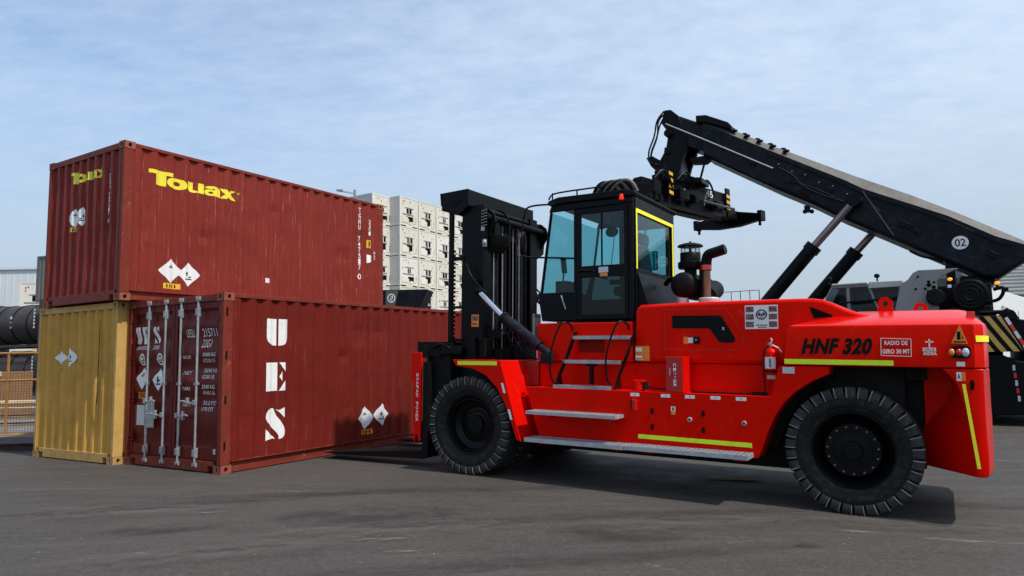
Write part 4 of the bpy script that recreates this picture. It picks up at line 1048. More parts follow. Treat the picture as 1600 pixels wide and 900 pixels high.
for g_, xs_ in ((g1, (-3.6, -2.6)), (g2, (-2.2, -1.15)), (g3, (-3.55, -2.65))):
    z_ = .512 if g_ is not g3 else .864
    for x_ in xs_:
        mb = MB(); mb.prism([(-.05, z_ - .002), (-.30, z_ - .002), (-.28, z_ - .02), (-.05, z_ - .05)], x_, x_ + .10, 'x'); emit(mb, 'bracket', 'red', g_)
# handgrips under the steps are omitted; service items on the skirt
for x in (-2.378, -1.989, -1.694, -1.395, -1.107):
    l = decal('sticker', *RECT, (x - .058, x + .058, 1.133, 1.172), skm(), 'wht_sticker', FK)
    decal('print', *shapes([(0, 0), (1, 0), (1, 1), (0, 1)]), (x - .006, x + .008, 1.147, 1.158), skm(.005), 'blackink', l)
for x in (-2.16, -1.541):
    for z in (.967, .777):
        mb = MB(); mb.box(x - .018, -.058, z - .028, x + .018, -.05, z + .028); mb.cyl((x, -.062, z - .034), (x, -.062, z + .034), .009, n=8); emit(mb, 'hinge', 'blk', FK)
for x, z in ((-1.699, .888), (-1.078, .882)):
    mb = MB(); mb.cyl((x, -.072, z), (x, -.05, z), .026, .03, n=20); kn = emit(mb, 'filler_cap', 'galv', FK, bevel=.003)
    mb = MB(); mb.cyl((x, -.0745, z), (x, -.072, z), .012, n=14); emit(mb, 'cap_lock', 'blk', kn)
mb = MB(); mb.box(-2.41, -.075, .97, -2.385, -.05, 1.10); mb.box(-2.375, -.10, .96, -2.345, -.05, 1.09); emit(mb, 'isolator_switch', 'lens_red', FK, bevel=.004)
mb = MB(); mb.box(-2.42, -.078, .98, -2.408, -.052, 1.09); emit(mb, 'switch_plate', 'blk', FK)
l = decal('sticker', *RECT, (-1.925, -1.870, .975, 1.03), skm(), 'wht_sticker', FK)
decal('sticker', *RECT, (-1.925, -1.870, .935, .975), skm(), 'orange', FK)
decal('print', *shapes([(0, 0), (.3, 0), (.5, .5), (.7, 0), (1, 0), (.65, 1), (.35, 1)]), (-1.915, -1.880, .982, 1.022), skm(.005), 'blackink', l)
# upright red box with writing on the deck
mb = MB(); mb.box(-1.985, -.045, 1.198, -1.775, .22, 1.62); bxo = emit(mb, 'deck_box', 'red', FK, bevel=.006)
mb = MB(); mb.box(-1.978, -.0478, 1.205, -1.785, -.0452, 1.612); emit(mb, 'box_front', 'red_panel', bxo)
for ch, z0, z1 in (('C', 1.500, 1.540), ('B', 1.445, 1.485), ('*', 1.405, 1.430), ('*', 1.365, 1.390), ('G', 1.310, 1.350), ('R', 1.265, 1.300)):
    vs, fs = text_polys(ch, .03); vs = [(v[1], -v[0]) for v in vs]
    decal('lettering', vs, fs, (-1.892, -1.856, z0, z1), lambda u, v: (u, -.0495, v), 'white', bxo)
for k in range(5): decal('lettering', *RECT, (-1.940, -1.926, 1.400 + k * .018, 1.411 + k * .018), lambda u, v: (u, -.0495, v), 'sticker_grey', bxo)
mb = MB(); mb.cyl((-2.37, .08, 1.196), (-2.37, .08, 1.30), .075, .068, 20); mb.box(-2.44, .02, 1.29, -2.30, .14, 1.325); pm = emit(mb, 'grease_pump', 'red', FK, bevel=.012, segs=3)
mb = MB(); mb.cyl((-2.27, .05, 1.21), (-2.27, .05, 1.31), .03, n=12); mb.tube(smooth_path([(-2.25, .06, 1.25), (-2.12, .08, 1.225), (-1.98, .10, 1.222)]), .010)
emit(mb, 'pump_hose', 'rubber', pm)
mb = MB(); mb.box(-1.70, .02, 1.199, -.86, .07, 1.215); mb.box(-1.0, .01, 1.199, -.84, .055, 1.235); emit(mb, 'deck_slide', 'blk_dull', FK, bevel=.003)
decal('sticker', *RECT, (-.89, -.80, 1.37, 1.43), lambda u, v: (u, .302 - .004, v), 'wht_sticker', FK) 
decal('sticker', *RECT, (-.655, -.53, 1.45, 1.52), skm(), 'sticker_grey', FK)
# ladder
mb = MB(); mb.cyl((-3.03, .10, 1.20), (-3.03, .10, 1.50), .03, n=12); mb.box(-3.10, .06, 1.48, -2.96, .12, 1.54); ladder = emit(mb, 'ladder', 'blk', FK)
for x in (-3.50, -2.66):
    lad = MB()
    lad.loft([[(x, -.045, 1.205), (x + .012, -.045, 1.205), (x + .012, .18, 1.205), (x, .18, 1.205)],
              [(x + .03, -.02, 1.36), (x + .042, -.02, 1.36), (x + .042, .08, 1.36), (x + .03, .08, 1.36)],
              [(x + .10, .06, 1.60), (x + .112, .06, 1.60), (x + .112, .16, 1.60), (x + .10, .16, 1.60)],
              [(x + .19, .15, 1.93), (x + .202, .15, 1.93), (x + .202, .25, 1.93), (x + .19, .25, 1.93)]])
    emit(lad, 'stile', 'blk', ladder, bevel=.003)
for z, y, xo in ((1.236, -.045, -.03), (1.560, .05, .06), (1.875, .135, .155)):
    mb = MB(); mb.box(-3.49 + xo, y, z - .045, -2.67 + xo, y + .012, z); mb.box(-3.49 + xo, y + .012, z - .012, -2.67 + xo, y + .11, z - .002)
    rg = emit(mb, 'rung', 'galv', ladder, bevel=.002)
    mb = MB(); mb.box(-3.24 + xo, y + .02, z - .001, -2.86 + xo, y + .06, z + .012); emit(mb, 'grip_insert', 'red_panel', rg)
for x in (-3.40, -2.60):
    mb = MB()
    mb.tube(smooth_path([(x - .10, -.02, 1.25), (x - .15, -.06, 1.32), (x - .16, -.07, 1.60), (x - .10, -.04, 1.85), (x - .03, -.01, 2.04), (x + .02, .06, 2.06), (x + .06, .14, 2.02), (x + .06, .18, 1.95)], 2), .013, 8)
    emit(mb, 'grab_rail', 'blk', ladder)
# warning board ahead of the cab
mb = MB(); mb.box(-4.32, .80, 1.76, -4.28, .98, 2.22); mb.box(-4.30, .82, 1.74, -4.12, .90, 1.78); mb.cyl((-4.25, .86, 1.54), (-4.25, .86, 1.76), .022, n=10); mb.cyl((-4.17, .86, 1.54), (-4.17, .86, 1.76), .022, n=10); 
emit(mb, 'valve_block', 'galv', FK)
mb = MB(); mb.box(-4.279, .81, 2.03, -4.276, .97, 2.16); emit(mb, 'sign', 'wht_sticker', FK)

# cab -------------------------------------------------------------
CY0, CY1 = .28, 1.90
def pane(pts, y, name, parent, m='glass', th=.008, axis='y'):
    mb = MB(); mb.prism(pts, y, y + th, axis); return emit(mb, name, m, parent)
mb = MB(); mb.prism([(-3.935, 2.475), (-3.872, 2.085), (-3.82, 2.085), (-3.88, 2.475)], CY0 + .05, CY1 - .05); mb.box(-3.87, CY0 + .05, 2.085, -2.55, CY1 - .05, 2.12)
cab = emit(mb, 'cab', 'blk', FK, bevel=.01)
for y0, y1 in ((CY0, CY0 + .05), (CY1 - .05, CY1)):
    mb = MB()
    mb.prism([(-3.935, 2.475), (-3.872, 2.085), (-3.33, 2.085), (-3.33, 2.475)], y0, y1)             # panel under the quarter glass
    mb.prism([(-3.375, 2.476), (-3.33, 2.476), (-3.33, 3.60), (-3.375, 3.60)], y0, y1)                 # pillar behind it
    mb.prism([(-3.900, 2.476), (-3.870, 2.476), (-3.715, 3.60), (-3.745, 3.60)], y0, y1)               # A pillar
    mb.prism([(-2.585, 2.085), (-2.52, 2.085), (-2.508, 3.62), (-2.585, 3.62)], y0, y1)                 # C pillar
    mb.prism([(-3.76, 3.601), (-2.508, 3.621), (-2.508, 3.70), (-3.72, 3.70)], y0, y1)                 # header
    emit(mb, 'side_frame', 'blk', cab, bevel=.012, segs=3)
# door
for y0, y1, sd in ((CY0 - .012, CY0 + .03, 0), (CY1 - .03, CY1 + .012, 1)):
    mb = MB()
    mb.prism([(-3.328, 2.10), (-2.587, 2.10), (-2.587, 2.165), (-3.328, 2.165)], y0, y1)
    mb.prism([(-3.328, 2.66), (-2.587, 2.66), (-2.587, 2.815), (-3.328, 2.815)], y0, y1)
    mb.prism([(-3.328, 3.525), (-2.587, 3.525), (-2.587, 3.598), (-3.328, 3.598)], y0, y1)
    for a, b in ((-3.328, -3.262), (-2.635, -2.587)):
        mb.prism([(a, 2.165), (b, 2.165), (b, 2.66), (a, 2.66)], y0, y1); mb.prism([(a, 2.815), (b, 2.815), (b, 3.525), (a, 3.525)], y0, y1)
    dr = emit(mb, 'cab_door', 'blk', FK, bevel=.006)
    pane([(-3.262, 2.815), (-2.635, 2.815), (-2.635, 3.525), (-3.262, 3.525)], y0 + .015, 'door_window', dr)
    pane([(-3.262, 2.165), (-2.635, 2.165), (-2.635, 2.66), (-3.262, 2.66)], y0 + .015, 'door_window', dr, 'glass_dk')
    mb = MB(); mb.box(-2.965, y0 + .004, 2.815, -2.95, y0 + .030, 3.525); emit(mb, 'window_divider', 'blk', dr)
    if sd == 0:
        mb = MB(); mb.tube([(-3.30, .245, 2.74), (-3.22, .235, 2.755), (-3.10, .235, 2.75), (-3.04, .25, 2.73)], .012); emit(mb, 'door_handle', 'blk_dull', dr)
        l = decal('sticker', *RECT, (-3.00, -2.86, 2.715, 2.79), lambda u, v: (u, CY0 - .0145, v), 'sticker_grey', dr)
        decal('sticker', *RECT, (-2.98, -2.87, 2.665, 2.71), lambda u, v: (u, CY0 - .0145, v), 'orange', dr)
    pane([(-3.872, 2.476), (-3.375, 2.476), (-3.375, 3.60), (-3.715, 3.60)], CY0 + .02 if sd == 0 else CY1 - .03, 'quarter_window', cab)
# front glass, slanted
mb = MB(); mb._add([(-3.905, CY0 + .05, 2.476), (-3.905, CY1 - .05, 2.476), (-3.75, CY1 - .05, 3.60), (-3.75, CY0 + .05, 3.60), (-3.897, CY0 + .05, 2.476), (-3.897, CY1 - .05, 2.476), (-3.742, CY1 - .05, 3.60), (-3.742, CY0 + .05, 3.60)], [(0, 1, 2, 3), (7, 6, 5, 4), (0, 1, 5, 4), (1, 2, 6, 5), (2, 3, 7, 6), (3, 0, 4, 7)])
emit(mb, 'windscreen', 'glass', cab)
# roof: overhanging, with a lip and rail
mb = MB(); mb.prism([(-3.78, 3.701), (-2.49, 3.701), (-2.47, 3.76), (-2.60, 3.80), (-3.60, 3.80), (-3.76, 3.76)], CY0 - .03, CY1 + .03); rf = emit(mb, 'cab_roof', 'blk', FK, bevel=.02, segs=3)
mb = MB(); mb.tube(smooth_path([(-3.74, .24, 3.77), (-3.70, .24, 3.84), (-3.55, .24, 3.86), (-2.95, .24, 3.865)], 1), .012)
for x in (-3.68, -3.3, -2.95): mb.cyl((x, .24, 3.77), (x, .24, 3.86), .011, n=8)
emit(mb, 'roof_rail', 'blk', rf)
for k in range(6):
    mb = MB(); mb.tube(smooth_path([(-3.14 + k * .045, .40, 3.78), (-3.05 + k * .055, .34, 3.90), (-2.94 + k * .06, .34, 3.955), (-2.84 + k * .06, .36, 3.90), (-2.78 + k * .055, .42, 3.79)], 2), .024, 10); emit(mb, 'hose', 'tan_hose' if k % 2 else 'blk_dull', rf)
mb = MB(); mb.cyl((-2.66, .262, 3.665), (-2.66, .262, 3.71), .034, .030, 16); mb.sphere((-2.66, .262, 3.712), .031, .031, .03, 14, 8); emit(mb, 'beacon', 'beacon', rf)
# rear wall of the cab with reflective-framed window
X0 = -2.545
mb = MB()
RW = [(.33, 2.93), (1.80, 2.93), (1.80, 3.50), (.33, 3.50)]
mb.prism([(CY0 + .05, 2.085), (CY1 - .05, 2.085), (CY1 - .05, 2.76), (CY0 + .05, 2.76)], X0, X0 + .05, 'x')
mb.prism([(CY0 + .05, 3.54), (CY1 - .05, 3.54), (CY1 - .05, 3.70), (CY0 + .05, 3.70)], X0, X0 + .05, 'x')
mb.prism([(CY0 + .05, 2.76), (.345, 2.76), (.345, 3.54), (CY0 + .05, 3.54)], X0, X0 + .05, 'x')
mb.prism([(1.80, 2.76), (CY1 - .05, 2.76), (CY1 - .05, 3.54), (1.80, 3.54)], X0, X0 + .05, 'x')
rw = emit(mb, 'rear_wall', 'blk', FK, bevel=.008)
mb = MB(); mb.prism([(.345, 2.76), (1.80, 2.76), (1.80, 3.54), (.345, 3.54)], X0 + .02, X0 + .03, 'x'); emit(mb, 'rear_window', 'glass', rw)
mb = MB()
for a in ([(.335, 2.75), (.375, 2.75), (.375, 3.55), (.335, 3.55)], [(1.76, 2.62), (1.81, 2.62), (1.81, 3.55), (1.76, 3.55)], [(.375, 3.50), (1.76, 3.50), (1.76, 3.55), (.375, 3.55)]):
    mb.prism(a, X0 + .051, X0 + .056, 'x')
emit(mb, 'reflective_tape', 'hiyel', rw)
mb = MB(); mb.box(X0 - .20, CY0 + .10, 2.09, X0, CY1 - .1, 2.70); emit(mb, 'rear_console', 'blk_dull', rw, bevel=.02)
# far-side lower skirt of the cab tapering down to the hood
mb = MB(); mb.prism([(-2.50, 2.10), (-2.36, 2.30), (-2.49, 2.70)], CY0 + .1, CY1 - .1); emit(mb, 'rear_fairing', 'blk', FK)
# interior
mb = MB(); mb.box(-3.05, .85, 2.45, -2.68, 1.35, 2.58); mb.obox((-2.70, 1.10, 2.85), (.12, 0, .03), (0, .46, 0), (-.10, 0, .60)); mb.box(-2.74, .97, 3.16, -2.64, 1.23, 3.32); mb.box(-2.98, .92, 2.12, -2.74, 1.28, 2.45); st_ = emit(mb, 'seat', 'seat', cab, bevel=.04, segs=3)
mb = MB(); mb.box(-3.08, .78, 2.60, -2.76, .85, 2.67); mb.box(-3.08, 1.35, 2.60, -2.76, 1.42, 2.67); emit(mb, 'armrest', 'seat', st_, bevel=.015)
mb = MB(); mb.cyl((-3.62, 1.05, 2.12), (-3.45, 1.05, 2.74), .045, .035, 12); mb.box(-3.74, .85, 2.12, -3.56, 1.25, 2.50)
ring_c = Vector((-3.42, 1.05, 2.78)); ax_ = Vector((.35, 0, .94)).normalized(); rr_ = MB().ring(ring_c, ax_, .19, 28)
mb.tube(rr_ + [rr_[0]], .014, 8); mb.cyl(rr_[0], rr_[14], .012, n=8); emit(mb, 'steering_wheel', 'blk_dull', cab)
mb = MB(); mb.box(-3.80, .55, 2.48, -3.62, .80, 2.66); mb.cyl((-3.72, .62, 2.60), (-3.70, .62, 2.82), .012, n=8); mb.obox((-3.70, .62, 2.88), (.03, 0, .01), (0, .12, 0), (-.02, 0, .20)); emit(mb, 'display', 'blk_dull', cab, bevel=.01)
mb = MB(); mb.sphere((-3.10, .95, 3.37), .10, .035, .075, 18, 10); mb.cyl((-3.10, .97, 3.40), (-3.10, .97, 3.70), .008, n=8); emit(mb, 'rear_view_mirror', 'blk', cab)
mb = MB(); mb.tube([(-3.02, .9, 3.68), (-3.05, .9, 3.2), (-3.10, .9, 2.85)], .006); emit(mb, 'cable', 'rubber', cab)
mb = MB(); mb.box(-3.40, CY0 + .06, 3.58, -2.60, CY1 - .06, 3.69); emit(mb, 'headliner', 'grey', cab, bevel=.02)
# mirrors on tube arms
mb = MB(); mb.tube(smooth_path([(-3.36, .262, 2.93), (-3.85, .15, 2.96), (-4.05, .05, 2.97), (-4.08, .04, 3.05), (-4.02, .04, 3.62), (-3.92, .06, 3.68), (-3.62, .24, 3.70)], 2), .013, 8)
am = emit(mb, 'mirror_arm', 'blk', FK)
mb = MB(); mb.sphere((-4.04, .06, 3.17), .03, .07, .16, 16, 10); emit(mb, 'mirror_shell', 'blk', am)
mb = MB(); mb.tube(smooth_path([(-3.36, 1.92, 3.45), (-3.30, 2.10, 3.52), (-3.05, 2.12, 3.52), (-3.0, 2.12, 3.2)], 2), .013, 8); am2 = emit(mb, 'mirror_arm', 'blk', FK)
mb = MB(); mb.box(-3.12, 2.08, 2.92, -2.84, 2.13, 3.22); emit(mb, 'mirror_shell', 'blk', am2, bevel=.02); mb = MB(); mb.box(-3.11, 2.070, 2.935, -2.85, 2.079, 3.21); emit(mb, 'mirror_glass', 'mirror', am2)
mb = MB(); mb.tube([(-3.56, .266, 2.43), (-3.49, .262, 2.24)], .010); emit(mb, 'grab_handle', 'galv', cab)

# engine intake and exhaust
mb = MB()
cxx, cyy = -1.97, .95
mb.lathe([(.10, 2.77), (.155, 2.775), (.165, 2.80), (.165, 2.86), (.135, 2.875), (.135, 2.985), (.13, 2.99)], (cxx, cyy, 0), (0, 0, 1), 28)
inf = emit(mb, 'air_intake', 'blk', FK, ang=50)
mb = MB(); mb.cyl((cxx, cyy, 2.99), (cxx, cyy, 3.075), .128, n=24, caps=False); emit(mb, 'intake_bowl', 'glass_clr', inf)
mb = MB()
for k in range(10): a = 2 * math.pi * k / 10; mb.cyl((cxx + .12 * math.cos(a), cyy + .12 * math.sin(a), 2.985), (cxx + .12 * math.cos(a), cyy + .12 * math.sin(a), 3.08), .005, n=6)
mb.cyl((cxx, cyy, 2.95), (cxx, cyy, 3.10), .02, n=8)
emit(mb, 'cage', 'blk', inf)
mb = MB(); mb.lathe([(.165, 3.070), (.17, 3.078), (.15, 3.10), (.08, 3.12), (.015, 3.125), (.015, 3.145), (0, 3.145)], (cxx, cyy, 0), (0, 0, 1), 28); emit(mb, 'rain_cap', 'blk_dull', inf)
mb = MB(); mb.cyl((cxx, cyy, 2.60), (cxx, cyy, 2.77), .08, n=20); mb.cyl((cxx - .05, .78, 2.55), (cxx + .02, 1.45, 2.55), .17, n=32); mb.sphere((cxx - .05, .78, 2.55), .168, .07, .168, 28, 12)
for k in range(6): yy = .84 + k * .10; mb.cyl((cxx - .04, yy, 2.55), (cxx - .04, yy + .02, 2.55), .176, n=32)
mb.tube(smooth_path([(cxx - .18, .95, 2.60), (cxx - .28, 1.0, 2.68), (cxx - .40, 1.1, 2.60)]), .035, 10)
mb.cyl((cxx + .20, 1.00, 2.40), (cxx + .20, 1.35, 2.52), .13, n=24)
emit(mb, 'air_filter', 'blk_dull', FK, ang=40)
mb = MB()
mb.lathe([(.075, 2.26), (.08, 2.27), (.08, 2.41), (.075, 2.42)], (cxx - .08, .85, 0), (0, 0, 1), 20)
emit(mb, 'intake_duct', 'whitecap', FK)
mb = MB(); mb.lathe([(.13, 2.26), (.135, 2.27), (.135, 2.36), (.12, 2.375), (0, 2.38)], (-1.70, .85, 0), (0, 0, 1), 28); ex0 = emit(mb, 'exhaust_base', 'whitecap', FK)
mb = MB(); mb.cyl((-1.73, .85, 2.375), (-1.73, .85, 2.76), .052, .050, 24); ex = emit(mb, 'exhaust_pipe', 'copper', FK)
mb = MB(); mb.cyl((-1.80, .92, 2.375), (-1.80, .92, 2.78), .045, .045, 20); emit(mb, 'exhaust_shield', 'blk_dull', ex)
mb = MB(); pth = smooth_path([(-1.73, .85, 2.73), (-1.73, .85, 2.86), (-1.70, .83, 2.94), (-1.60, .80, 2.955), (-1.47, .77, 2.985)], 2)
mb.tube(pth, .068, 16); e_ = pth[-1]; mb.cyl(pth[-1], pth[-1] + Vector((.004, 0, .001)), .062, n=16); emit(mb, 'exhaust_elbow', 'blk', ex, ang=60)
mb = MB(); mb.cyl((-1.73, .84, 2.735), (-1.73, .84, 2.80), .0705, n=20); emit(mb, 'clamp', 'lens_red', ex)

# mast --------------------------------------------------------------
HD = [(-5.62, 4.065), (-5.09, 4.087), (-5.085, 3.832), (-5.19, 3.750), (-5.29, 3.712), (-5.43, 3.735), (-5.50, 3.79), (-5.60, 3.875)]
mb = MB(); mb.prism(HD, .20, .225); mb.prism([(-5.61, 4.06), (-5.092, 4.082), (-5.088, 3.835), (-5.14, 3.835), (-5.14, 4.03), (-5.61, 4.02)], .225, 2.12); mb.prism(HD, 2.12, 2.145)
mb.box(-5.6, .225, 3.80, -5.57, 2.12, 4.02)
mast = emit(mb, 'mast', 'blk', FK, bevel=.005)
mb = MB(); mb.cyl((-5.33, .185, 3.93), (-5.33, .201, 3.93), .085, n=24); mb.cyl((-5.33, .17, 3.93), (-5.33, .186, 3.93), .03, n=12); emit(mb, 'header_pin', 'blk_dull', mast)
for (y0, y1) in ((.28, .50), (1.66, 1.88)):
    s_ = -1 if y0 < 1 else 1
    mb = MB()
    ya = y0 if s_ < 0 else y1 - .035
    mb.box(-5.25, ya, .34, -4.86, ya + .035, 3.84)
    yb = y0 + .035 if s_ < 0 else y0
    mb.box(-5.25, yb, .34, -5.20, yb + .185, 3.84); mb.box(-4.91, yb, .34, -4.86, yb + .185, 3.84)
    mb.box(-5.60, ya, .50, -5.27, ya + .03, 1.70)
    col_ = emit(mb, 'outer_channel', 'blk', mast, bevel=.004)
    mb = MB(); yi = y0 + .05 if s_ < 0 else y0 - .06
    mb.box(-5.19, yi + .05, .40, -4.93, yi + .10, 3.80); mb.box(-5.19, yi, .40, -5.15, yi + .19, 3.80); mb.box(-4.97, yi, .40, -4.93, yi + .19, 3.80)
    emit(mb, 'inner_channel', 'blk_dull', mast, bevel=.003)
# hydraulic lift cylinders between the channels
for y in (.72, 1.46):
    mb = MB(); mb.cyl((-4.98, y, .45), (-4.98, y, 3.20), .085, n=24); cy_ = emit(mb, 'lift_cylinder', 'navy', mast)
    mb = MB(); mb.cyl((-4.98, y, 3.20), (-4.98, y, 3.72), .055, n=20); emit(mb, 'piston_rod', 'chrome_red', cy_)
for y, r, m_, x in ((.585, .010, 'galv', -4.88), (.86, .010, 'galv', -4.90), (1.10, .016, 'rubber', -4.92), (1.17, .007, 'galv', -4.90), (1.30, .016, 'rubber', -4.92), (1.36, .006, 'galv', -4.90), (.95, .020, 'rubber', -4.95), (1.02, .020, 'rubber', -4.95)):
    mb = MB(); mb.tube([(x, y, 3.62), (x, y + .004, 2.8), (x, y, 1.6), (x, y + .005, .9)], r, 8); emit(mb, 'hydraulic_line', m_, mast)
mb = MB(); mb.box(-5.195, .50, .62, -5.185, 1.66, 3.70)  # black panel added to close sky gaps so the mast interior reads dark
for y in (.55, .83, 1.11, 1.39, 1.60): mb.box(-5.185, y, .62, -5.165, y + .03, 3.70)
emit(mb, 'added_dark_panel', 'blk', mast)
for y in (1.10,):
    mb = MB(); mb.cyl((-5.06, y, .5), (-5.06, y, 3.3), .07, n=20); emit(mb, 'free_lift_cylinder', 'blk', mast)
for z, hgt in ((3.30, .10), (2.05, .14), (1.15, .22), (.50, .25)):
    mb = MB(); mb.box(-5.18, .50, z, -5.06, 1.66, z + hgt); emit(mb, 'cross_member', 'blk', mast, bevel=.01)
for y in (.60, 1.56):
    mb = MB()
    for k in range(64):
        z = .75 + k * .045; mb.box(-5.04, y - (.022 if k % 2 else .015), z, -5.01, y + (.022 if k % 2 else .015), z + .040)
    emit(mb, 'lift_chain', 'blk_dull', mast)
# upper cross shaft with cheek plates
mb = MB(); mb.cyl((-4.84, .30, 3.655), (-4.84, 2.02, 3.655), .052, n=20); cs = emit(mb, 'cross_shaft', 'blk_dull', mast)
mb = MB(); mb.cyl((-4.92, .30, 3.77), (-4.92, 1.95, 3.77), .035, n=16); emit(mb, 'upper_rail', 'blk_dull', mast)
mb = MB(); mb.box(-5.00, .5, 3.40, -4.92, 1.8, 3.50); emit(mb, 'stay', 'blk', mast)
for y in (.40, 2.00):
    mb = MB(); mb.prism([(-5.02, 3.50), (-4.86, 3.36), (-4.72, 3.58), (-4.76, 3.72), (-4.86, 3.80), (-5.02, 3.78)], y, y + .035); emit(mb, 'cheek_plate', 'blk', mast, bevel=.006)
mb = MB(); mb.prism([(1.74, 3.06), (1.88, 3.18), (2.12, 3.30), (2.17, 3.66), (1.98, 3.80), (1.76, 3.76)], -4.90, -4.87, 'x'); emit(mb, 'gusset', 'blk', mast)
mb = MB(); mb.obox((-4.90, .62, 3.50), (.10, 0, 0), (0, .34, 0), (0, 0, .34)); mb.box(-4.84, .50, 3.42, -4.80, .62, 3.60); mb.tube(smooth_path([(-4.80, .58, 3.80), (-4.76, .72, 3.76), (-4.74, .82, 3.62), (-4.76, .82, 3.45)]), .018); mb.tube(smooth_path([(-4.80, .52, 3.80), (-4.74, .66, 3.78), (-4.72, .78, 3.62), (-4.74, .79, 3.40)]), .012); mb.prism([(-4.84, 3.15), (-4.84, 3.42), (-4.72, 3.40), (-4.74, 3.28)], .40, .80); emit(mb, 'valve_bracket', 'blk_dull', mast, bevel=.008)
for k in range(6):
    mb = MB(); mb.obox((-4.85, .275, 3.52 + k * .045), (.10, 0, .015), (0, .006, 0), (0, 0, .012)); emit(mb, 'height_mark', 'grey', mast)
mb = MB(); mb.box(-4.90, .272, 3.44, -4.84, .279, 3.50); emit(mb, 'plate', 'galv', mast)
mb = MB(); mb.sphere((-4.83, .255, 3.26), .035, .02, .045, 14, 8); mb.box(-4.86, .26, 3.20, -4.80, .279, 3.31); emit(mb, 'work_lamp', 'galv', mast)
decal('sticker', *RECT, (-5.06, -4.93, 2.02, 2.20), lambda u, v: (u, .2765, v), 'orange', mast)
decal('print', *shapes([(0, 0), (1, 0), (1, .15), (0, .15)], [(0, .4), (1, .4), (1, .85), (0, .85)]), (-5.045, -4.945, 2.05, 2.18), lambda u, v: (u, .2745, v), 'pic', mast)
# hose and chain guide standing ahead of the mast
mb = MB(); mb.box(-5.475, .25, 1.66, -5.405, .30, 3.78); 
mb.box(-5.46, .262, 3.02, -5.20, .29, 3.08); mb.box(-5.42, .262, 2.30, -5.24, .285, 2.335); mb.box(-5.46, .262, 1.80, -5.20, .29, 1.85)
gd = emit(mb, 'hose_guide', 'blk', mast, bevel=.004)
mb = MB()
for k in range(24):
    z = 1.72 + k * .062; mb.box(-5.40, .238, z, -5.37, .292, z + .036); mb.cyl((-5.388, .232, z + .018), (-5.388, .298, z + .018), .010, n=8)
emit(mb, 'guide_chain', 'blk_dull', gd)
# tilt cylinders
for y, s_ in ((.30, 1), (1.86, -1)):
    mb = MB(); mb.cyl((-4.45, y - s_ * .10, 2.14), (-3.86, y - s_ * .10, 1.74), .078, .074, 28); mb.cyl((-4.47, y - s_ * .10, 2.155), (-4.43, y - s_ * .10, 2.128), .088, n=28)
    mb.cyl((-3.86, y - s_ * .10, 1.74), (-3.70, y - s_ * .10, 1.632), .050, n=16); mb.sphere((-3.74, y - s_ * .10, 1.62), .085, .05, .085, 18, 10); mb.box(-3.82, y - s_ * .10 - .06, 1.50, -3.66, y - s_ * .10 + .06, 1.64)
    tcyl = emit(mb, 'tilt_cylinder', 'navy', FK, bevel=.004)
    mb = MB(); mb.cyl((-4.86, y - s_ * .08, 2.50), (-4.44, y - s_ * .10, 2.135), .042, n=20); emit(mb, 'piston_rod', 'chrome', tcyl)
    mb = MB(); mb.sphere((-4.90, y - s_ * .08, 2.54), .075, .055, .065, 16, 10); mb.prism([(-5.10, 2.62), (-4.98, 2.72), (-4.88, 2.60), (-4.82, 2.50), (-4.92, 2.46)], y - s_ * .08 - .03, y - s_ * .08 + .03); mb.tube(smooth_path([(-5.09, y - s_ * .13, 2.95), (-5.02, y - s_ * .13, 2.78), (-4.86, y - s_ * .15, 2.62), (-4.72, y - s_ * .15, 2.50)]), .016)
    emit(mb, 'rod_clevis', 'blk', tcyl, bevel=.006)
# lower mast clutter
mb = MB()
for a in ((-5.0, .30, 1.58, -4.82, .50, 1.86), (-4.98, .42, 1.86, -4.85, .75, 1.98), (-4.9, .9, 1.55, -4.7, 1.5, 1.75), (-4.86, .55, 1.56, -4.70, .80, 1.70)): mb.box(*a)
for k in range(6): mb.tube(smooth_path([(-4.80 + k * .03, .60 + k * .13, 2.35 - k * .1), (-4.70, .62 + k * .15, 2.0), (-4.60, .70 + k * .12, 1.75), (-4.5, .9 + k * .05, 1.56)]), .014)
mb.tube([(-4.72, .45, 2.02), (-4.60, .38, 1.98), (-4.52, .34, 1.90)], .010)
emit(mb, 'hose_bundle', 'rubber', FK, bevel=.004)
mb = MB(); mb.obox((-5.03, .24, 1.70), (.16, 0, 0), (0, .06, 0), (-.02, 0, .32)); emit(mb, 'mud_flap', 'blk_dull', FK, bevel=.01)
# carriage
mb = MB()
mb.box(-5.94, -.02, 1.52, -5.70, .02, 1.645) if False else None
mb.prism([(-5.945, 1.645), (-5.76, 1.64), (-5.76, .345), (-5.79, .33), (-5.815, .43), (-5.845, .43), (-5.87, .32), (-5.885, .33), (-5.895, 1.20), (-5.945, 1.22)], -.02, .015)
sp_ = emit(mb, 'carriage_side_plate', 'red', FK, bevel=.004)
for k, ch in enumerate('SWAPAD POWER'):
    if ch == ' ': continue
    vs, fs = text_polys(ch, .02); vs = [(v[1], -v[0]) for v in vs]
    z_ = 1.33 - k * .060
    decal('lettering', vs, fs, (-5.845, -5.802, z_ - .050, z_), lambda u, v: (u, -.0225, v), 'white', sp_)
mb = MB()
mb.box(-5.90, .06, 1.58, -5.45, 2.14, 1.80); mb.box(-5.70, .04, .40, -5.66, 2.16, 1.58)
mb.box(-5.90, .05, .36, -5.62, 2.15, .62); mb.box(-5.66, .10, .42, -5.30, .16, 1.78); mb.box(-5.66, 2.04, .42, -5.30, 2.10, 1.78)
mb.box(-5.86, .02, 1.56, -5.70, .10, 1.66); mb.box(-5.50, .06, 1.62, -5.12, .14, 1.74); mb.box(-5.62, .15, 1.10, -5.44, .30, 1.30)
mb.cyl((-5.80, .05, 1.70), (-5.80, 2.15, 1.70), .07, n=16)
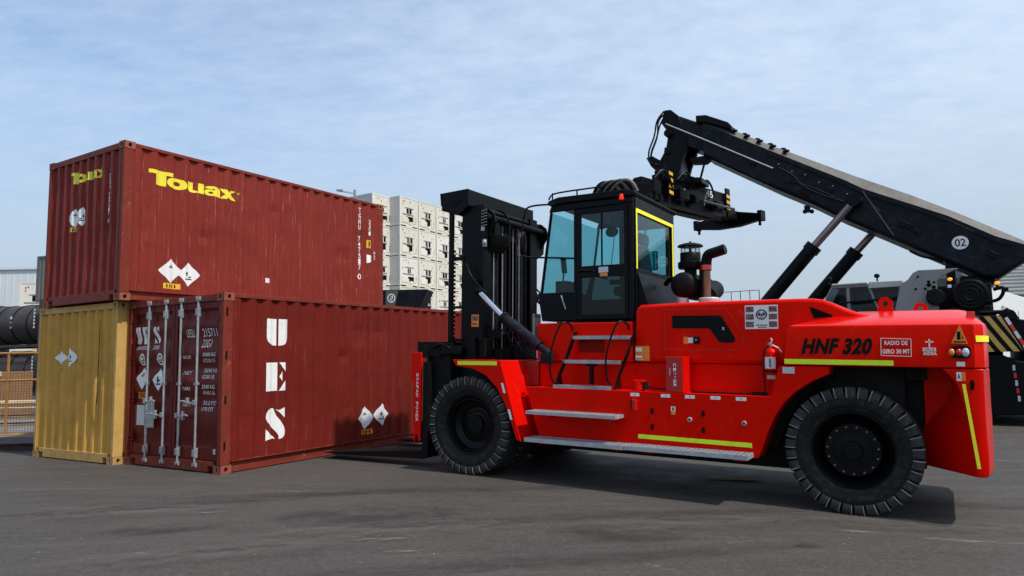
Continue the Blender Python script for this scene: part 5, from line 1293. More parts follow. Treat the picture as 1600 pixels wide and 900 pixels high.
mb.tube(smooth_path([(-5.60, .05, 1.70), (-5.45, .03, 1.78), (-5.3, .06, 1.72), (-5.2, .10, 1.60)]), .016)
ca = emit(mb, 'carriage', 'blk_dull', FK, bevel=.008)
for y in (-.02, 1.72):
    mb = MB()
    mb.prism([(-7.75, .012), (-5.62, .095), (-5.62, .115)] and [(-7.78, .010), (-7.72, .022), (-5.95, .195), (-5.72, .205), (-5.72, 1.50), (-5.62, 1.50), (-5.62, .12), (-5.70, .085), (-6.2, .065), (-7.2, .012)], y, y + .40)
    emit(mb, 'fork', 'blk_dull', FK, bevel=.006)
# fire extinguisher strapped on the body
EX = thing('fire_extinguisher', 'small red fire extinguisher with white label strapped beside the rear wheel arch of the forklift', 'fire extinguisher', FK.matrix_world.copy() @ Matrix.Translation((-.815, .17, 1.42)))
mb = MB(); mb.lathe([(.055, 0), (.066, .008), (.068, .03), (.068, .245), (.06, .275), (.035, .30), (.02, .308), (.018, .325)], (0, 0, 0), (0, 0, 1), 28); emit(mb, 'cylinder', 'red', EX, ang=40)
mb = MB(); mb.cyl((0, 0, .32), (0, 0, .35), .018, n=12); mb.box(-.03, -.012, .345, .02, .012, .36); emit(mb, 'valve', 'galv', EX)
mb = MB(); mb.tube(smooth_path([(-.01, 0, .355), (.02, 0, .40), (0, 0, .415)]), .007); mb.tube([(.02, -.01, .34), (.09, -.02, .305), (.12, -.02, .26)], .008); emit(mb, 'handle', 'wht_sticker', EX)
mb = MB(); nn = 12; a0, a1 = R(198), R(322)
vs = [(.0695 * math.cos(a0 + (a1 - a0) * i / nn), .0695 * math.sin(a0 + (a1 - a0) * i / nn), z) for z in (.075, .205) for i in range(nn + 1)]
mb._add(vs, [(i, i + 1, nn + 2 + i, nn + 1 + i) for i in range(nn)]); lb = emit(mb, 'label', 'wht_sticker', EX)
mb = MB()
for k in range(7): mb.box(-.012, -.0712, .09 + k * .015, .014, -.0702, .099 + k * .015)
emit(mb, 'print', 'blackink', lb)
mb = MB(); mb.lathe([(.0705, .03), (.0715, .03), (.0715, .055), (.0705, .055)], (0, 0, 0), (0, 0, 1), 28, False); mb.box(-.015, .06, .02, .015, .09, .28); emit(mb, 'strap', 'blk', EX)
mb = MB(); mb.tube(smooth_path([(-.02, 0, .335), (-.06, -.01, .31), (-.085, -.01, .22), (-.085, -.01, .05), (-.08, 0, -.10), (-.075, 0, -.19)]), .009); emit(mb, 'hose', 'rubber', EX)
#==SPLIT2==
# ------------------------------------------------------------------ reach stacker behind
RS = thing('reach_stacker', 'black and grey reach stacker with raised boom numbered 02 behind the red forklift', 'reach stacker', frame(11.167, 15.473, -.17, -.5523))
def itp(tab, x):
    if x <= tab[0][0]: return tab[0][1]
    for (a, p), (b, q) in zip(tab[:-1], tab[1:]):
        if x <= b: return p + (q - p) * (x - a) / (b - a)
    return tab[-1][1]
BT = [(-7.26, 8.75), (-6.6, 8.35), (-5.27, 7.52), (-3.33, 6.33), (-2.9, 6.03), (-1.07, 5.08), (-.13, 4.46), (.42, 4.2), (.8, 4.02)]
BS = [(-7.31, 8.9), (-6.64, 8.57), (-5.3, 7.73), (-3.11, 6.45), (-1.81, 5.73), (-.87, 5.16), (.45, 4.30), (.8, 4.08)]
BB = [(-7.11, 7.66), (-6.18, 7.05), (-5.12, 6.36), (-4.15, 5.78), (-3.47, 5.31), (-2.54, 4.75), (-1.69, 4.23), (-.78, 3.68), (-.38, 3.44), (-.12, 3.42), (.39, 3.8), (.8, 3.98)]
st = [-7.12, -6.6, -6.18, -5.3, -5.12, -4.15, -3.47, -3.33, -3.11, -2.9, -2.54, -1.81, -1.69, -1.07, -.87, -.78, -.38, -.13, .2, .45, .78]
loops = []
for x in st:
    t_, s_, b_ = itp(BT, x), itp(BS, x), itp(BB, x)
    loops.append([(x, 1.4, t_), (x, 1.42, t_), (x, 1.60, s_), (x, 2.40, s_), (x, 2.58, t_), (x, 2.6, t_), (x, 2.6, b_ + .06), (x, 2.54, b_), (x, 1.46, b_), (x, 1.4, b_ + .06)])
mb = MB(); mb.loft(loops); boom = emit(mb, 'boom', 'navy', RS, ang=25)
mb = MB(); vs = []
for x in st: vs += [(x, 1.405, itp(BT, x) + .006), (x, 1.60, itp(BS, x) + .012), (x, 2.40, itp(BS, x) + .012), (x, 2.595, itp(BT, x) + .006)]
mb._add(vs, [(4 * i + j, 4 * i + j + 1, 4 * i + j + 5, 4 * i + j + 4) for i in range(len(st) - 1) for j in range(3)]); emit(mb, 'boom_top', 'boomtop', boom, ang=25)
mb = MB(); mb.bar((-2.93, 1.385, 5.98), (-2.26, 1.385, 4.66), .03, .07, (0, 1, 0)); emit(mb, 'side_rib', 'boomtop', boom)
for g_, a_, b_ in (([(-3.30, 5.25), (-2.98, 5.85), (-2.55, 5.40), (-2.50, 4.85)], 1.36, 1.395), ([(-1.12, 5.02), (-.55, 4.62), (-.62, 3.70), (-1.60, 4.24)], 1.375, 1.398), ([(-7.12, 8.60), (-6.55, 8.30), (-6.62, 7.45), (-7.10, 7.72)], 1.37, 1.396)):
    mb = MB(); mb.prism(g_, a_, b_); emit(mb, 'side_gusset', 'navy', boom, bevel=.006)
mb = MB(); mb.tube(smooth_path([(-5.0, 1.37, 6.95), (-4.6, 1.36, 6.65), (-4.45, 1.36, 6.35), (-4.0, 1.36, 6.05), (-3.4, 1.36, 5.75)]), .022); mb.tube(smooth_path([(-4.9, 1.38, 6.55), (-4.3, 1.36, 6.35), (-3.6, 1.36, 5.9)]), .016)
emit(mb, 'boom_hose', 'rubber', boom)
mb = MB(); mb.tube([(-8.22, 1.30, 8.84), (-7.3, 1.30, 8.28), (-5.16, 1.34, 6.95)], .020); emit(mb, 'extension_pipe', 'cabroof', boom)
for x in (-6.2, -5.85, -5.5, -5.15, -4.8):
    mb = MB(); mb.sphere((x, 1.47, itp(BS, x) - .02), .10, .06, .05, 12, 8); emit(mb, 'wear_pad_cover', 'blk', boom)
    mb = MB(); mb.sphere((x - .12, 1.66, itp(BS, x) + .10), .10, .06, .05, 12, 8); emit(mb, 'wear_pad_cover', 'blk', boom)
mb = MB(); mb.loft([[(x, 1.35, z), (x, 2.62, z), (x, 2.62, z + h), (x, 1.35, z + h)] for x, z, h in ((-7.30, 8.72, .22), (-7.0, 8.66, .24), (-6.35, 8.35, .20), (-6.25, 8.28, .14))]); emit(mb, 'boom_collar', 'blk', boom, bevel=.03, segs=3)
mb = MB()
for a_, b_ in zip(st[3:-3], st[4:-2]): mb.bar((a_, 1.385, itp(BB, a_) + .10), (b_, 1.385, itp(BB, b_) + .10), .028, .10, (0, 1, 0))
emit(mb, 'bottom_flange', 'blk', boom)
mb = MB()
for a_, b_ in zip(st[3:-3], st[4:-2]): mb.bar((a_, 1.388, itp(BT, a_) - .14), (b_, 1.388, itp(BT, b_) - .14), .022, .05, (0, 1, 0))
emit(mb, 'top_flange', 'blk', boom)
for x_, z_, w2, h2 in ((-4.35, 6.15, .26, .16), (-3.75, 6.1, .18, .18), (-2.0, 4.95, .30, .14), (-1.75, 4.75, .16, .10), (-.2, 4.0, .2, .14), (-5.7, 7.2, .2, .12)):
    mb = MB(); mb.obox((x_, 1.375, z_), (w2 * .87, 0, -w2 * .5), (0, .05, 0), (h2 * .5, 0, h2 * .87)); emit(mb, 'access_cover', 'blk_dull', boom, bevel=.01)
for k in range(7):
    mb = MB(); x_ = -5.0 + k * .34; z_ = itp(BT, x_) - .30 - .06 * (k % 2); mb.cyl((x_, 1.36, z_), (x_, 1.40, z_), .022, n=10); emit(mb, 'bolt', 'bolt', boom)
dm = lambda off: (lambda u, v: (u, 1.372 - off, v))
dc = decal('number_disc', *DISC, (-1.03, -.67, 4.20, 4.54), dm(.004), 'wht_sticker', boom)
lettering('lettering', '02', (-.965, -.735, 4.275, 4.465), dm(.007), 'blackink', dc, bold=.012)
mb = MB(); mb.box(-4.42, 1.5, 5.64, -4.30, 1.8, 5.80); mb.sphere((-4.40, 1.45, 5.62), .06); mb.sphere((-4.22, 1.45, 5.60), .06); emit(mb, 'boom_lamp', 'blk', boom)
mb = MB(); mb.tube(smooth_path([(-1.95, 1.45, 4.28), (-1.7, 1.42, 4.10), (-1.4, 1.42, 4.02), (-1.25, 1.45, 3.92)]), .03); mb.box(-1.2, 1.5, 3.4, -1.0, 2.5, 3.95); mb.box(-.9, 1.6, 3.3, -.2, 2.4, 3.55); emit(mb, 'pivot_bracket', 'blk', boom)
# telescoped inner section and head
mb = MB(); mb.prism([(-8.05, 9.16), (-7.08, 8.62), (-7.08, 7.80), (-7.42, 7.98), (-7.66, 8.10), (-8.05, 8.50)], 1.52, 2.48); inb = emit(mb, 'inner_boom', 'navy', RS, bevel=.02)
mb = MB(); mb.box(-7.95, 1.60, 9.12, -7.3, 2.4, 9.13) if False else mb.loft([[(-8.0, 1.56, 9.145), (-8.0, 2.44, 9.145), (-8.0, 2.44, 9.17), (-8.0, 1.56, 9.17)], [(-7.15, 1.56, 8.67), (-7.15, 2.44, 8.67), (-7.15, 2.44, 8.70), (-7.15, 1.56, 8.70)]]); emit(mb, 'boom_top', 'boomtop', inb)
mb = MB()
for y0, y1 in ((1.46, 1.60), (2.40, 2.54)):
    mb.prism([(-8.30, 9.34), (-8.10, 9.32), (-7.86, 9.08), (-7.72, 8.62), (-7.62, 8.05), (-7.82, 7.62), (-7.95, 7.15), (-8.45, 7.15), (-8.62, 7.60), (-8.30, 8.10), (-8.20, 8.60), (-8.42, 8.95)], y0, y1)
mb.cyl((-8.18, 1.3, 8.55), (-8.18, 2.7, 8.55), .12, n=18); mb.box(-8.40, 1.60, 7.30, -7.90, 2.40, 8.20); mb.cyl((-8.25, 1.40, 8.0), (-8.25, 2.6, 8.0), .10, n=16)
emit(mb, 'boom_head', 'blk', RS, bevel=.015)
for dx_, dy_ in ((0, 0), (.06, .12), (-.05, .3)):
    mb = MB(); mb.tube(smooth_path([(-8.28 + dx_, 1.38 + dy_, 9.28), (-8.55, 1.38 + dy_, 9.02 + dx_), (-8.60 + dx_, 1.36 + dy_, 8.55), (-8.85 + dx_, 1.35 + dy_, 8.05), (-8.80, 1.36 + dy_, 7.75), (-8.55, 1.40 + dy_, 7.60)], 2), .028, 8); emit(mb, 'hydraulic_hose', 'rubber', RS)
mb = MB(); mb.prism([(-8.95, 7.92), (-8.75, 7.95), (-8.40, 7.70), (-8.30, 7.45), (-8.55, 7.35), (-8.80, 7.62)], 1.45, 1.75); mb.prism([(-7.60, 7.70), (-7.05, 7.72), (-7.0, 7.60), (-7.15, 7.50), (-7.55, 7.55)], 1.55, 1.9); mb.cyl((-7.18, 1.7, 7.55), (-7.38, 1.75, 6.98), .035, n=10); mb.prism([(-8.0, 6.90), (-7.25, 6.90), (-7.25, 7.05), (-7.45, 7.08), (-7.7, 7.2), (-8.0, 7.25)], 1.5, 2.3)
emit(mb, 'damper_bracket', 'blk', RS, bevel=.01)
mb = MB(); mb.cyl((-8.05, 1.95, 6.86), (-8.05, 1.95, 7.16), .46, n=32); mb.box(-8.45, 1.55, 6.90, -7.65, 2.35, 7.12); ro = emit(mb, 'rotator', 'blk', RS, bevel=.02)
# near and far lift cylinders
for y, ox in ((1.15, 0), (3.05, .85)):
    mb = MB(); mb.cyl((-4.18 + ox, y, 4.585), (-6.9 + ox, y, 1.55), .185, n=28); mb.cyl((-4.16 + ox, y, 4.605), (-4.30 + ox, y, 4.45), .215, n=28); mb.box(-4.36 + ox, y - .22, 4.36, -4.26 + ox, y - .12, 4.54)
    lc = emit(mb, 'lift_cylinder', 'blk', RS, bevel=.006)
    mb = MB(); mb.cyl((-3.16 + ox, y, 5.66), (-4.17 + ox, y, 4.59), .105, n=24); emit(mb, 'piston_rod', 'chrome_red', lc)
    mb = MB(); mb.cyl((-3.14 + ox, y - .12, 5.70), (-3.14 + ox, y + .12, 5.70), .17, n=20); emit(mb, 'rod_eye', 'blk', lc)
mb = MB(); mb.cyl((-3.14, 1.1, 5.70), (-2.29, 3.05, 5.70), .09, n=16); emit(mb, 'pivot_pin', 'blk', RS)
# spreader, turned about its vertical axis
SA = R(76); SC = Vector((-8.10, 1.92, 0)); sd_ = Vector((math.cos(SA), math.sin(SA), 0)); sv_ = Vector((-sd_.y, sd_.x, 0))
def sbox(mb, u0, u1, v0, v1, z0, z1): mb.obox(SC + sd_ * (u0 + u1) / 2 + sv_ * (v0 + v1) / 2 + Vector((0, 0, (z0 + z1) / 2)), sd_ * (u1 - u0), sv_ * (v1 - v0), (0, 0, z1 - z0))
def sp3(u, v, z): return SC + sd_ * u + sv_ * v + Vector((0, 0, z))
mb = MB()
for v0, v1 in ((.30, .52), (-.52, -.30)): sbox(mb, -1.9, 2.2, v0, v1, 6.60, 6.95)
sbox(mb, -.65, .65, -.55, .60, 6.80, 6.98); sbox(mb, -1.4, -1.2, -.30, .30, 6.60, 6.86); sbox(mb, 1.6, 1.8, -.30, .30, 6.60, 6.86)
mb.loft([[sp3(-.9, .53, 6.66), sp3(-.9, -.5, 6.66), sp3(1.2, -.5, 6.66), sp3(1.2, .53, 6.66)], [sp3(-.5, .5, 7.04), sp3(-.5, -.5, 7.04), sp3(.6, -.5, 7.04), sp3(.6, .5, 7.04)]])
spr = emit(mb, 'spreader', 'blk', RS, bevel=.012)
for v in (.26, -.26):
    mb = MB(); sbox(mb, -3.05, 3.05, v - .13, v + .13, 6.22, 6.52); sbox(mb, -1.7, 1.9, v - .17, v + .17, 6.18, 6.57); emit(mb, 'telescopic_beam', 'navy', spr, bevel=.01)
for u in (-3.05, 3.05):
    mb = MB(); s_ = 1 if u > 0 else -1
    mb.loft([[sp3(u - .13, 1.20, 6.12), sp3(u + .13, 1.20, 6.12), sp3(u + .13, 1.20, 6.32), sp3(u - .13, 1.20, 6.32)], [sp3(u - .13, .40, 6.0), sp3(u + .13, .40, 6.0), sp3(u + .13, .40, 6.50), sp3(u - .13, .40, 6.50)],
             [sp3(u - .13, -.40, 6.0), sp3(u + .13, -.40, 6.0), sp3(u + .13, -.40, 6.50), sp3(u - .13, -.40, 6.50)], [sp3(u - .13, -1.20, 6.12), sp3(u + .13, -1.20, 6.12), sp3(u + .13, -1.20, 6.32), sp3(u - .13, -1.20, 6.32)]])
    sbox(mb, u - .16, u + .16, 1.12, 1.26, 6.08, 6.42); sbox(mb, u - .16, u + .16, -1.26, -1.12, 6.08, 6.42)
    eb = emit(mb, 'end_beam', 'blk', spr, bevel=.01)
    for v in (1.13, -1.13):
        mb = MB(); mb.cyl(sp3(u, v, 5.96), sp3(u, v, 6.12), .045, n=12); mb.cyl(sp3(u, v, 5.93), sp3(u, v, 5.97), .03, .06, n=12); emit(mb, 'twistlock', 'blk_dull', eb)
mb = MB(); mb.cyl(sp3(-.3, -.50, 6.45), sp3(2.1, -.50, 6.45), .05, n=12); mb.cyl(sp3(.1, -.42, 6.55), sp3(.9, -.42, 6.55), .12, n=16); mb.sphere(sp3(1.0, -.45, 6.52), .15)
emit(mb, 'extension_cylinder', 'blk_dull', spr)
for u0_, u1_, v_, z0_, z1_ in ((-1.1, -.6, -.75, 6.30, 6.62), (-.35, .10, -.80, 6.25, 6.50), (1.05, 1.45, -.72, 6.30, 6.55), (2.25, 2.75, -.44, 6.20, 6.60), (-2.7, -2.1, -.50, 6.35, 6.75), (-1.8, -1.45, -.62, 6.75, 7.10)):
    mb = MB(); sbox(mb, u0_, u1_, v_, v_ + .3, z0_, z1_); emit(mb, 'valve_box', 'blk', spr, bevel=.03)
for u0_, z_ in ((-2.2, 7.0), (-1.0, 7.16), (.2, 7.10)):
    mb = MB(); mb.tube(smooth_path([sp3(u0_, -.6, z_ - .25), sp3(u0_ + .25, -.72, z_ + .06), sp3(u0_ + .6, -.70, z_ - .12), sp3(u0_ + .9, -.60, z_ - .40)]), .032, 8); emit(mb, 'spreader_hose', 'rubber', spr)
mb = MB(); mb.cyl(sp3(-.05, -.86, 6.36), sp3(1.75, -.86, 6.36), .035, n=10); emit(mb, 'guide_rod', 'chrome_red', spr)
for u_ in (-.9, .35):
    mb = MB(); mb.cyl(sp3(u_, -.66, 6.28), sp3(u_ + .02, -.72, 6.62), .012, .045, n=10); emit(mb, 'lamp_cone', 'cabroof', spr)
mb = MB(); mb.tube(smooth_path([sp3(2.2, .3, 6.5), sp3(2.35, .35, 6.75), sp3(2.6, .35, 6.62), sp3(2.9, .4, 6.5)]), .03); mb.tube(smooth_path([sp3(-1.6, .5, 6.6), sp3(-2.1, .7, 6.9), sp3(-2.6, .55, 6.75), sp3(-2.9, .4, 6.5)]), .04); emit(mb, 'spreader_hose', 'rubber', spr)
for u in (-1.38, 1.98):
    vv = -.61
    mb = MB(); sbox(mb, u - .13, u + .13, vv, vv + .05, 6.34, 7.10); wp = emit(mb, 'warning_plate', 'blk', spr, bevel=.006)
    mb = MB()
    for k in range(4 if u < 0 else 3):
        z = 6.42 + k * .19
        mb._add([sp3(u - .11, vv - .004, z), sp3(u + .11, vv - .004, z - .03), sp3(u + .11, vv - .004, z + .07), sp3(u - .11, vv - .004, z + .10)], [(0, 1, 2, 3)])
    emit(mb, 'stripe', 'hazo', wp)
tvs, tfs = text_polys('45', .015)
decal('lettering', tvs, tfs, (.72, 1.16, 6.67, 6.89), lambda u, v: tuple(sp3(u, -.528, v)), 'white', spr)
# body
mb = MB(); mb.box(-6.9, .9, .75, -.2, 3.3, 1.9); mb.box(-6.6, .5, 1.3, -5.2, 3.7, 1.9); chs = emit(mb, 'chassis', 'blk_dull', RS, bevel=.03)
def rs_wheel(x, y0, y1, r):
    mb = MB(); yo, yi = (y0, y1)
    h = (y1 - y0)
    mb.lathe([(r * .52, y0 + .02 * h), (r * .62, y0), (r * .9, y0 + .01), (r, y0 + h * .12), (r, y1 - h * .12), (r * .9, y1 - .01), (r * .62, y1), (r * .52, y1 - .02 * h)], (x, 0, r), (0, 1, 0), 40, False)
    w_ = emit(mb, 'wheel', 'tyre', RS, ang=40)
    mb = MB(); mb.lathe([(0, y0 + h * .25), (r * .25, y0 + h * .2), (r * .5, y0 + h * .3), (r * .53, y0 + h * .02), (r * .53, y1 - h * .02), (r * .5, y1 - h * .3), (0, y1 - h * .3)], (x, 0, r), (0, 1, 0), 32); emit(mb, 'rim', 'grey', w_)
for a in ((-6.1, -.05, .55, .85), (-6.1, .6, 1.15, .85), (-6.1, 3.1, 3.65, .85), (-6.1, 3.7, 4.25, .85), (-.95, .55, 1.1, .80), (-.95, 3.1, 3.65, .80)): rs_wheel(*a)
mb = MB(); mb.prism([(-.90, 2.50), (-.25, 2.475), (.12, 1.66), (-.90, 1.66)], -.02, 4.15); mb.prism([(-.25, 2.47), (.5, 2.30), (1.2, 1.9), (1.2, 1.3), (.13, 1.3), (.125, 1.66)], .25, 3.9); mb.prism([(-.90, .55), (-.70, .22), (.9, .30), (1.2, .6), (1.2, 1.3), (.02, 1.45), (-.28, 1.60), (-.90, 1.60)], .15, 4.0); rcw = emit(mb, 'counterweight', 'blk', RS, bevel=.03, segs=3)
mb = MB()
def clipstripe(a):  # yellow bands running down to the rear across the side plate
    z0, z1 = 1.665, 2.46; wv = .115; sl = .62
    def xx(z): return a + (z1 - z) * sl
    pts = []
    for z in (z1, z0):
        rl = -.25 + (2.475 - z) * .454
        pts.append((max(min(xx(z), rl), -.885), max(min(xx(z) + wv, rl), -.885), z))
    return pts
for a in (-1.25, -1.02, -.79, -.56, -.33):
    (l1, r1, zt), (l0, r0, zb) = clipstripe(a)
    if r1 - l1 < .001 and r0 - l0 < .001: continue
    mb._add([(l1, -.0235, zt), (r1 + .0002, -.0235, zt), (r0 + .0002, -.0235, zb), (l0, -.0235, zb)], [(0, 1, 2, 3)])
emit(mb, 'hazard_stripe', 'hazy', rcw)
for k in range(5):
    mb = MB(); t0, t1 = k / 5, (k + 1) / 5
    A_, B_ = Vector((-.20, -.0, 2.42)), Vector((.16, 0, 1.64)); p, q = A_.lerp(B_, t0), A_.lerp(B_, t1)
    mb.obox(((p + q) / 2) + Vector((.05, -.024, 0)), (q - p), (0, .006, 0), Vector((.06, 0, .027)))
    emit(mb, 'reflector', 'lens_red' if k % 2 else 'wht_sticker', rcw)
for k in range(5):
    mb = MB(); mb.box(-.10 + k * .012, .138, 1.24 - k * .17, -.05 + k * .012, .146, 1.24 - k * .17 + .12); emit(mb, 'reflector', 'lens_red' if k % 2 else 'sticker_grey', rcw)
mb = MB(); mb.box(-.75, .30, 2.47, -.30, .60, 2.56); mb.cyl((-.6, .3, 2.56), (-.2, .3, 2.56), .05, n=12); emit(mb, 'step_plate', 'blk', rcw)
mb = MB(); mb.prism([(-.30, 2.40), (-.22, 2.58), (-.10, 2.64), (.02, 2.58), (.12, 2.38)], .18, .24); mb.cyl((-.10, .17, 2.53), (-.10, .25, 2.53), .055, n=16); emit(mb, 'lifting_eye', 'blk', rcw, bevel=.01)
# side frame plate (grey) carrying the boom pivot
mb = MB(); mb.prism([(-2.45, 2.30), (-2.18, 3.36), (-2.02, 3.46), (-1.90, 3.62), (-1.78, 3.68), (-.95, 3.66), (-1.30, 3.50), (-1.42, 3.36), (-1.42, 2.30)], .58, .68); fp = emit(mb, 'side_frame', 'grey', RS, bevel=.012)
mb = MB()
for x, z, r in ((-1.80, 3.52, .028), (-1.86, 3.22, .03), (-1.66, 3.21, .03), (-1.58, 3.30, .05), (-1.48, 3.24, .045), (-1.60, 3.14, .035), (-1.50, 3.10, .04), (-1.58, 3.38, .035), (-1.47, 3.36, .03)): mb.cyl((x, .572, z), (x, .581, z), r, n=14)
emit(mb, 'bolt_hole', 'dark', fp)
mb = MB(); mb.prism([(-2.45, 2.30), (-2.18, 3.36), (-1.78, 3.68), (-.6, 3.66), (-.3, 3.2), (-.5, 2.3)], 3.3, 3.4); emit(mb, 'side_frame', 'grey', RS)
mb = MB(); mb.cyl((-1.46, .34, 2.985), (-1.46, 1.0, 2.985), .20, n=32); mb.cyl((-1.46, .325, 2.985), (-1.46, .345, 2.985), .17, n=32); emit(mb, 'air_receiver', 'blk_dull', RS, bevel=.01)
mb = MB(); mb.box(-1.40, 1.1, 2.2, -.3, 3.2, 3.30); mb.box(-1.2, .7, 2.2, -.35, 1.1, 2.75); emit(mb, 'engine_bay', 'blk_dull', RS, bevel=.03)
mb = MB(); mb.cyl((-.75, .62, 3.02), (-.75, 1.1, 3.02), .37, n=40); dr_ = emit(mb, 'pulley_housing', 'blk', RS, bevel=.02)
for r, y in ((.32, .612), (.23, .606), (.14, .60)):
    mb = MB(); rr_ = mb.ring((-.75, y, 3.02), (0, 1, 0), r, 32); mb.tube(rr_ + [rr_[0]], .022, 8); emit(mb, 'ring', 'blk_dull', dr_)
for x, z in ((-1.14, 3.41), (-.22, 3.25)):
    mb = MB(); mb.box(x - .03, .62, z - .09, x + .03, .70, z + .02); lh = emit(mb, 'lamp_bracket', 'blk', RS)
    mb = MB(); mb.sphere((x, .60, z), .055, .04, .04, 16, 10); emit(mb, 'indicator_lamp', 'lamp_amber', lh)
mb = MB(); mb.box(-1.20, .60, 3.20, -1.12, .66, 3.28); emit(mb, 'work_lamp', 'lens_clear', RS, bevel=.01)
mb = MB(); mb.tube(smooth_path([(-.3, .6, 3.1), (-.1, .55, 3.16), (-.12, .55, 3.0), (-.22, .6, 2.85), (-.45, .6, 2.82)]), .04, 8); mb.box(-.14, .5, 3.05, -.02, .62, 3.13); emit(mb, 'handrail', 'blk', RS)
mb = MB(); mb.tube(smooth_path([(-3.6, .75, 2.98), (-2.6, .72, 3.02), (-1.95, .70, 3.08), (-1.85, .70, 2.9), (-1.9, .7, 2.7)]), .028, 8); emit(mb, 'handrail', 'blk', RS)
# cab under the boom
mb = MB()
for y0, y1 in ((1.10, 1.16), (2.64, 2.70)):
    mb.bar((-4.42, (y0 + y1) / 2, 2.3), (-3.80, (y0 + y1) / 2, 3.42), .05, .08, (0, 1, 0)); mb.box(-3.82, y0, 3.40, -2.86, y1, 3.46)
    mb.box(-3.46, y0, 2.0, -3.38, y1, 3.40); mb.bar((-2.93, (y0 + y1) / 2, 3.42), (-2.62, (y0 + y1) / 2, 2.4), .055, .09, (0, 1, 0)); mb.box(-2.25, y0, 2.0, -2.17, y1, 3.40)
    mb.box(-4.4, y0, 1.9, -2.17, y1, 2.35)
mb.box(-2.25, 1.16, 2.0, -2.17, 2.64, 3.40)
rc = emit(mb, 'cab', 'grey', RS, bevel=.01)
mb = MB(); mb.box(-3.80, 1.06, 3.462, -2.95, 2.74, 3.52); mb.prism([(-2.95, 3.34), (-2.90, 3.52), (-2.14, 3.50), (-2.14, 3.34)], 1.06, 2.74); emit(mb, 'cab_roof', 'cabroof', rc, bevel=.02)
mb = MB(); mb.prism([(-4.38, 2.35), (-3.80, 3.40), (-2.96, 3.40), (-2.64, 2.35)], 1.125, 1.135); mb.prism([(-2.60, 2.35), (-2.90, 3.34), (-2.25, 3.34), (-2.25, 2.35)], 1.125, 1.135); emit(mb, 'cab_window', 'glass_dk', rc)
mb = MB(); mb.prism([(-4.38, 2.35), (-3.80, 3.40), (-2.96, 3.40), (-2.25, 3.34), (-2.25, 2.35)], 2.665, 2.675); emit(mb, 'cab_window', 'glass_dk', rc)
mb = MB(); mb.box(-3.15, 1.6, 2.2, -2.75, 2.1, 2.9); mb.box(-2.9, 1.65, 2.9, -2.78, 2.05, 3.2); emit(mb, 'seat', 'seat', rc, bevel=.04)
for x in (-3.85, -2.72):
    mb = MB(); mb.cyl((x, 1.15, 3.50), (x, 1.15, 3.62), .02, n=8); mb.sphere((x, 1.12, 3.66), .07, .05, .06, 12, 8); emit(mb, 'work_lamp', 'blk', rc)
# small access rail on the front deck
mb = MB(); mb.tube([(-6.72, .55, 1.9), (-6.72, .55, 3.44), (-5.55, .55, 3.44), (-5.55, .55, 1.9)], .014, 8)
for x in (-6.3, -6.05, -5.8): mb.cyl((x, .55, 1.9), (x, .55, 3.44), .010, n=6)
mb.cyl((-6.72, .55, 3.1), (-5.55, .55, 3.1), .010, n=6)
emit(mb, 'access_rail', 'blk_dull', RS)

# ------------------------------------------------------------------ second machine: its tail shows over the containers
S2 = thing('boom_machine', 'black boom tail with round white emblem, parked behind the maroon containers under the white stack', 'reach stacker', frame(-3.0, 23.0, 0, -.10))
mb = MB(); mb.prism([(-2.6, 4.0), (-1.6, 3.90), (.19, 3.88), (-.12, 3.20), (-.5, 2.7), (-2.6, 2.9)], 0, 1.0)
tb = emit(mb, 'boom_tail', 'navy', S2, bevel=.02)
mb = MB(); mb.prism([(-1.22, 3.86), (-.80, 3.86), (-.95, 3.2), (-1.25, 3.2)], -.02, -.002); tp_ = emit(mb, 'tail_plate', 'grey_dk', tb)
d2 = decal('emblem', *annulus(.78), (-1.17, -.90, 3.46, 3.76), lambda u, v: (u, -.024, v), 'white', tp_)
lettering('lettering', '0', (-1.08, -.98, 3.53, 3.69), lambda u, v: (u, -.024, v), 'white', d2, shear=.4, bold=.01)
mb = MB(); mb.box(-3.8, -1.2, .8, .0, 2.3, 2.3); mb.box(-1.6, .1, 2.3, -.9, .9, 3.0); emit(mb, 'chassis', 'blk_dull', S2, bevel=.03)
for x in (-3.0, -.6):
    for y0 in (-1.4, 1.9):
        mb = MB(); mb.cyl((x, y0, .8), (x, y0 + .6, .8), .8, n=32); emit(mb, 'wheel', 'tyre', S2, bevel=.06, segs=3)

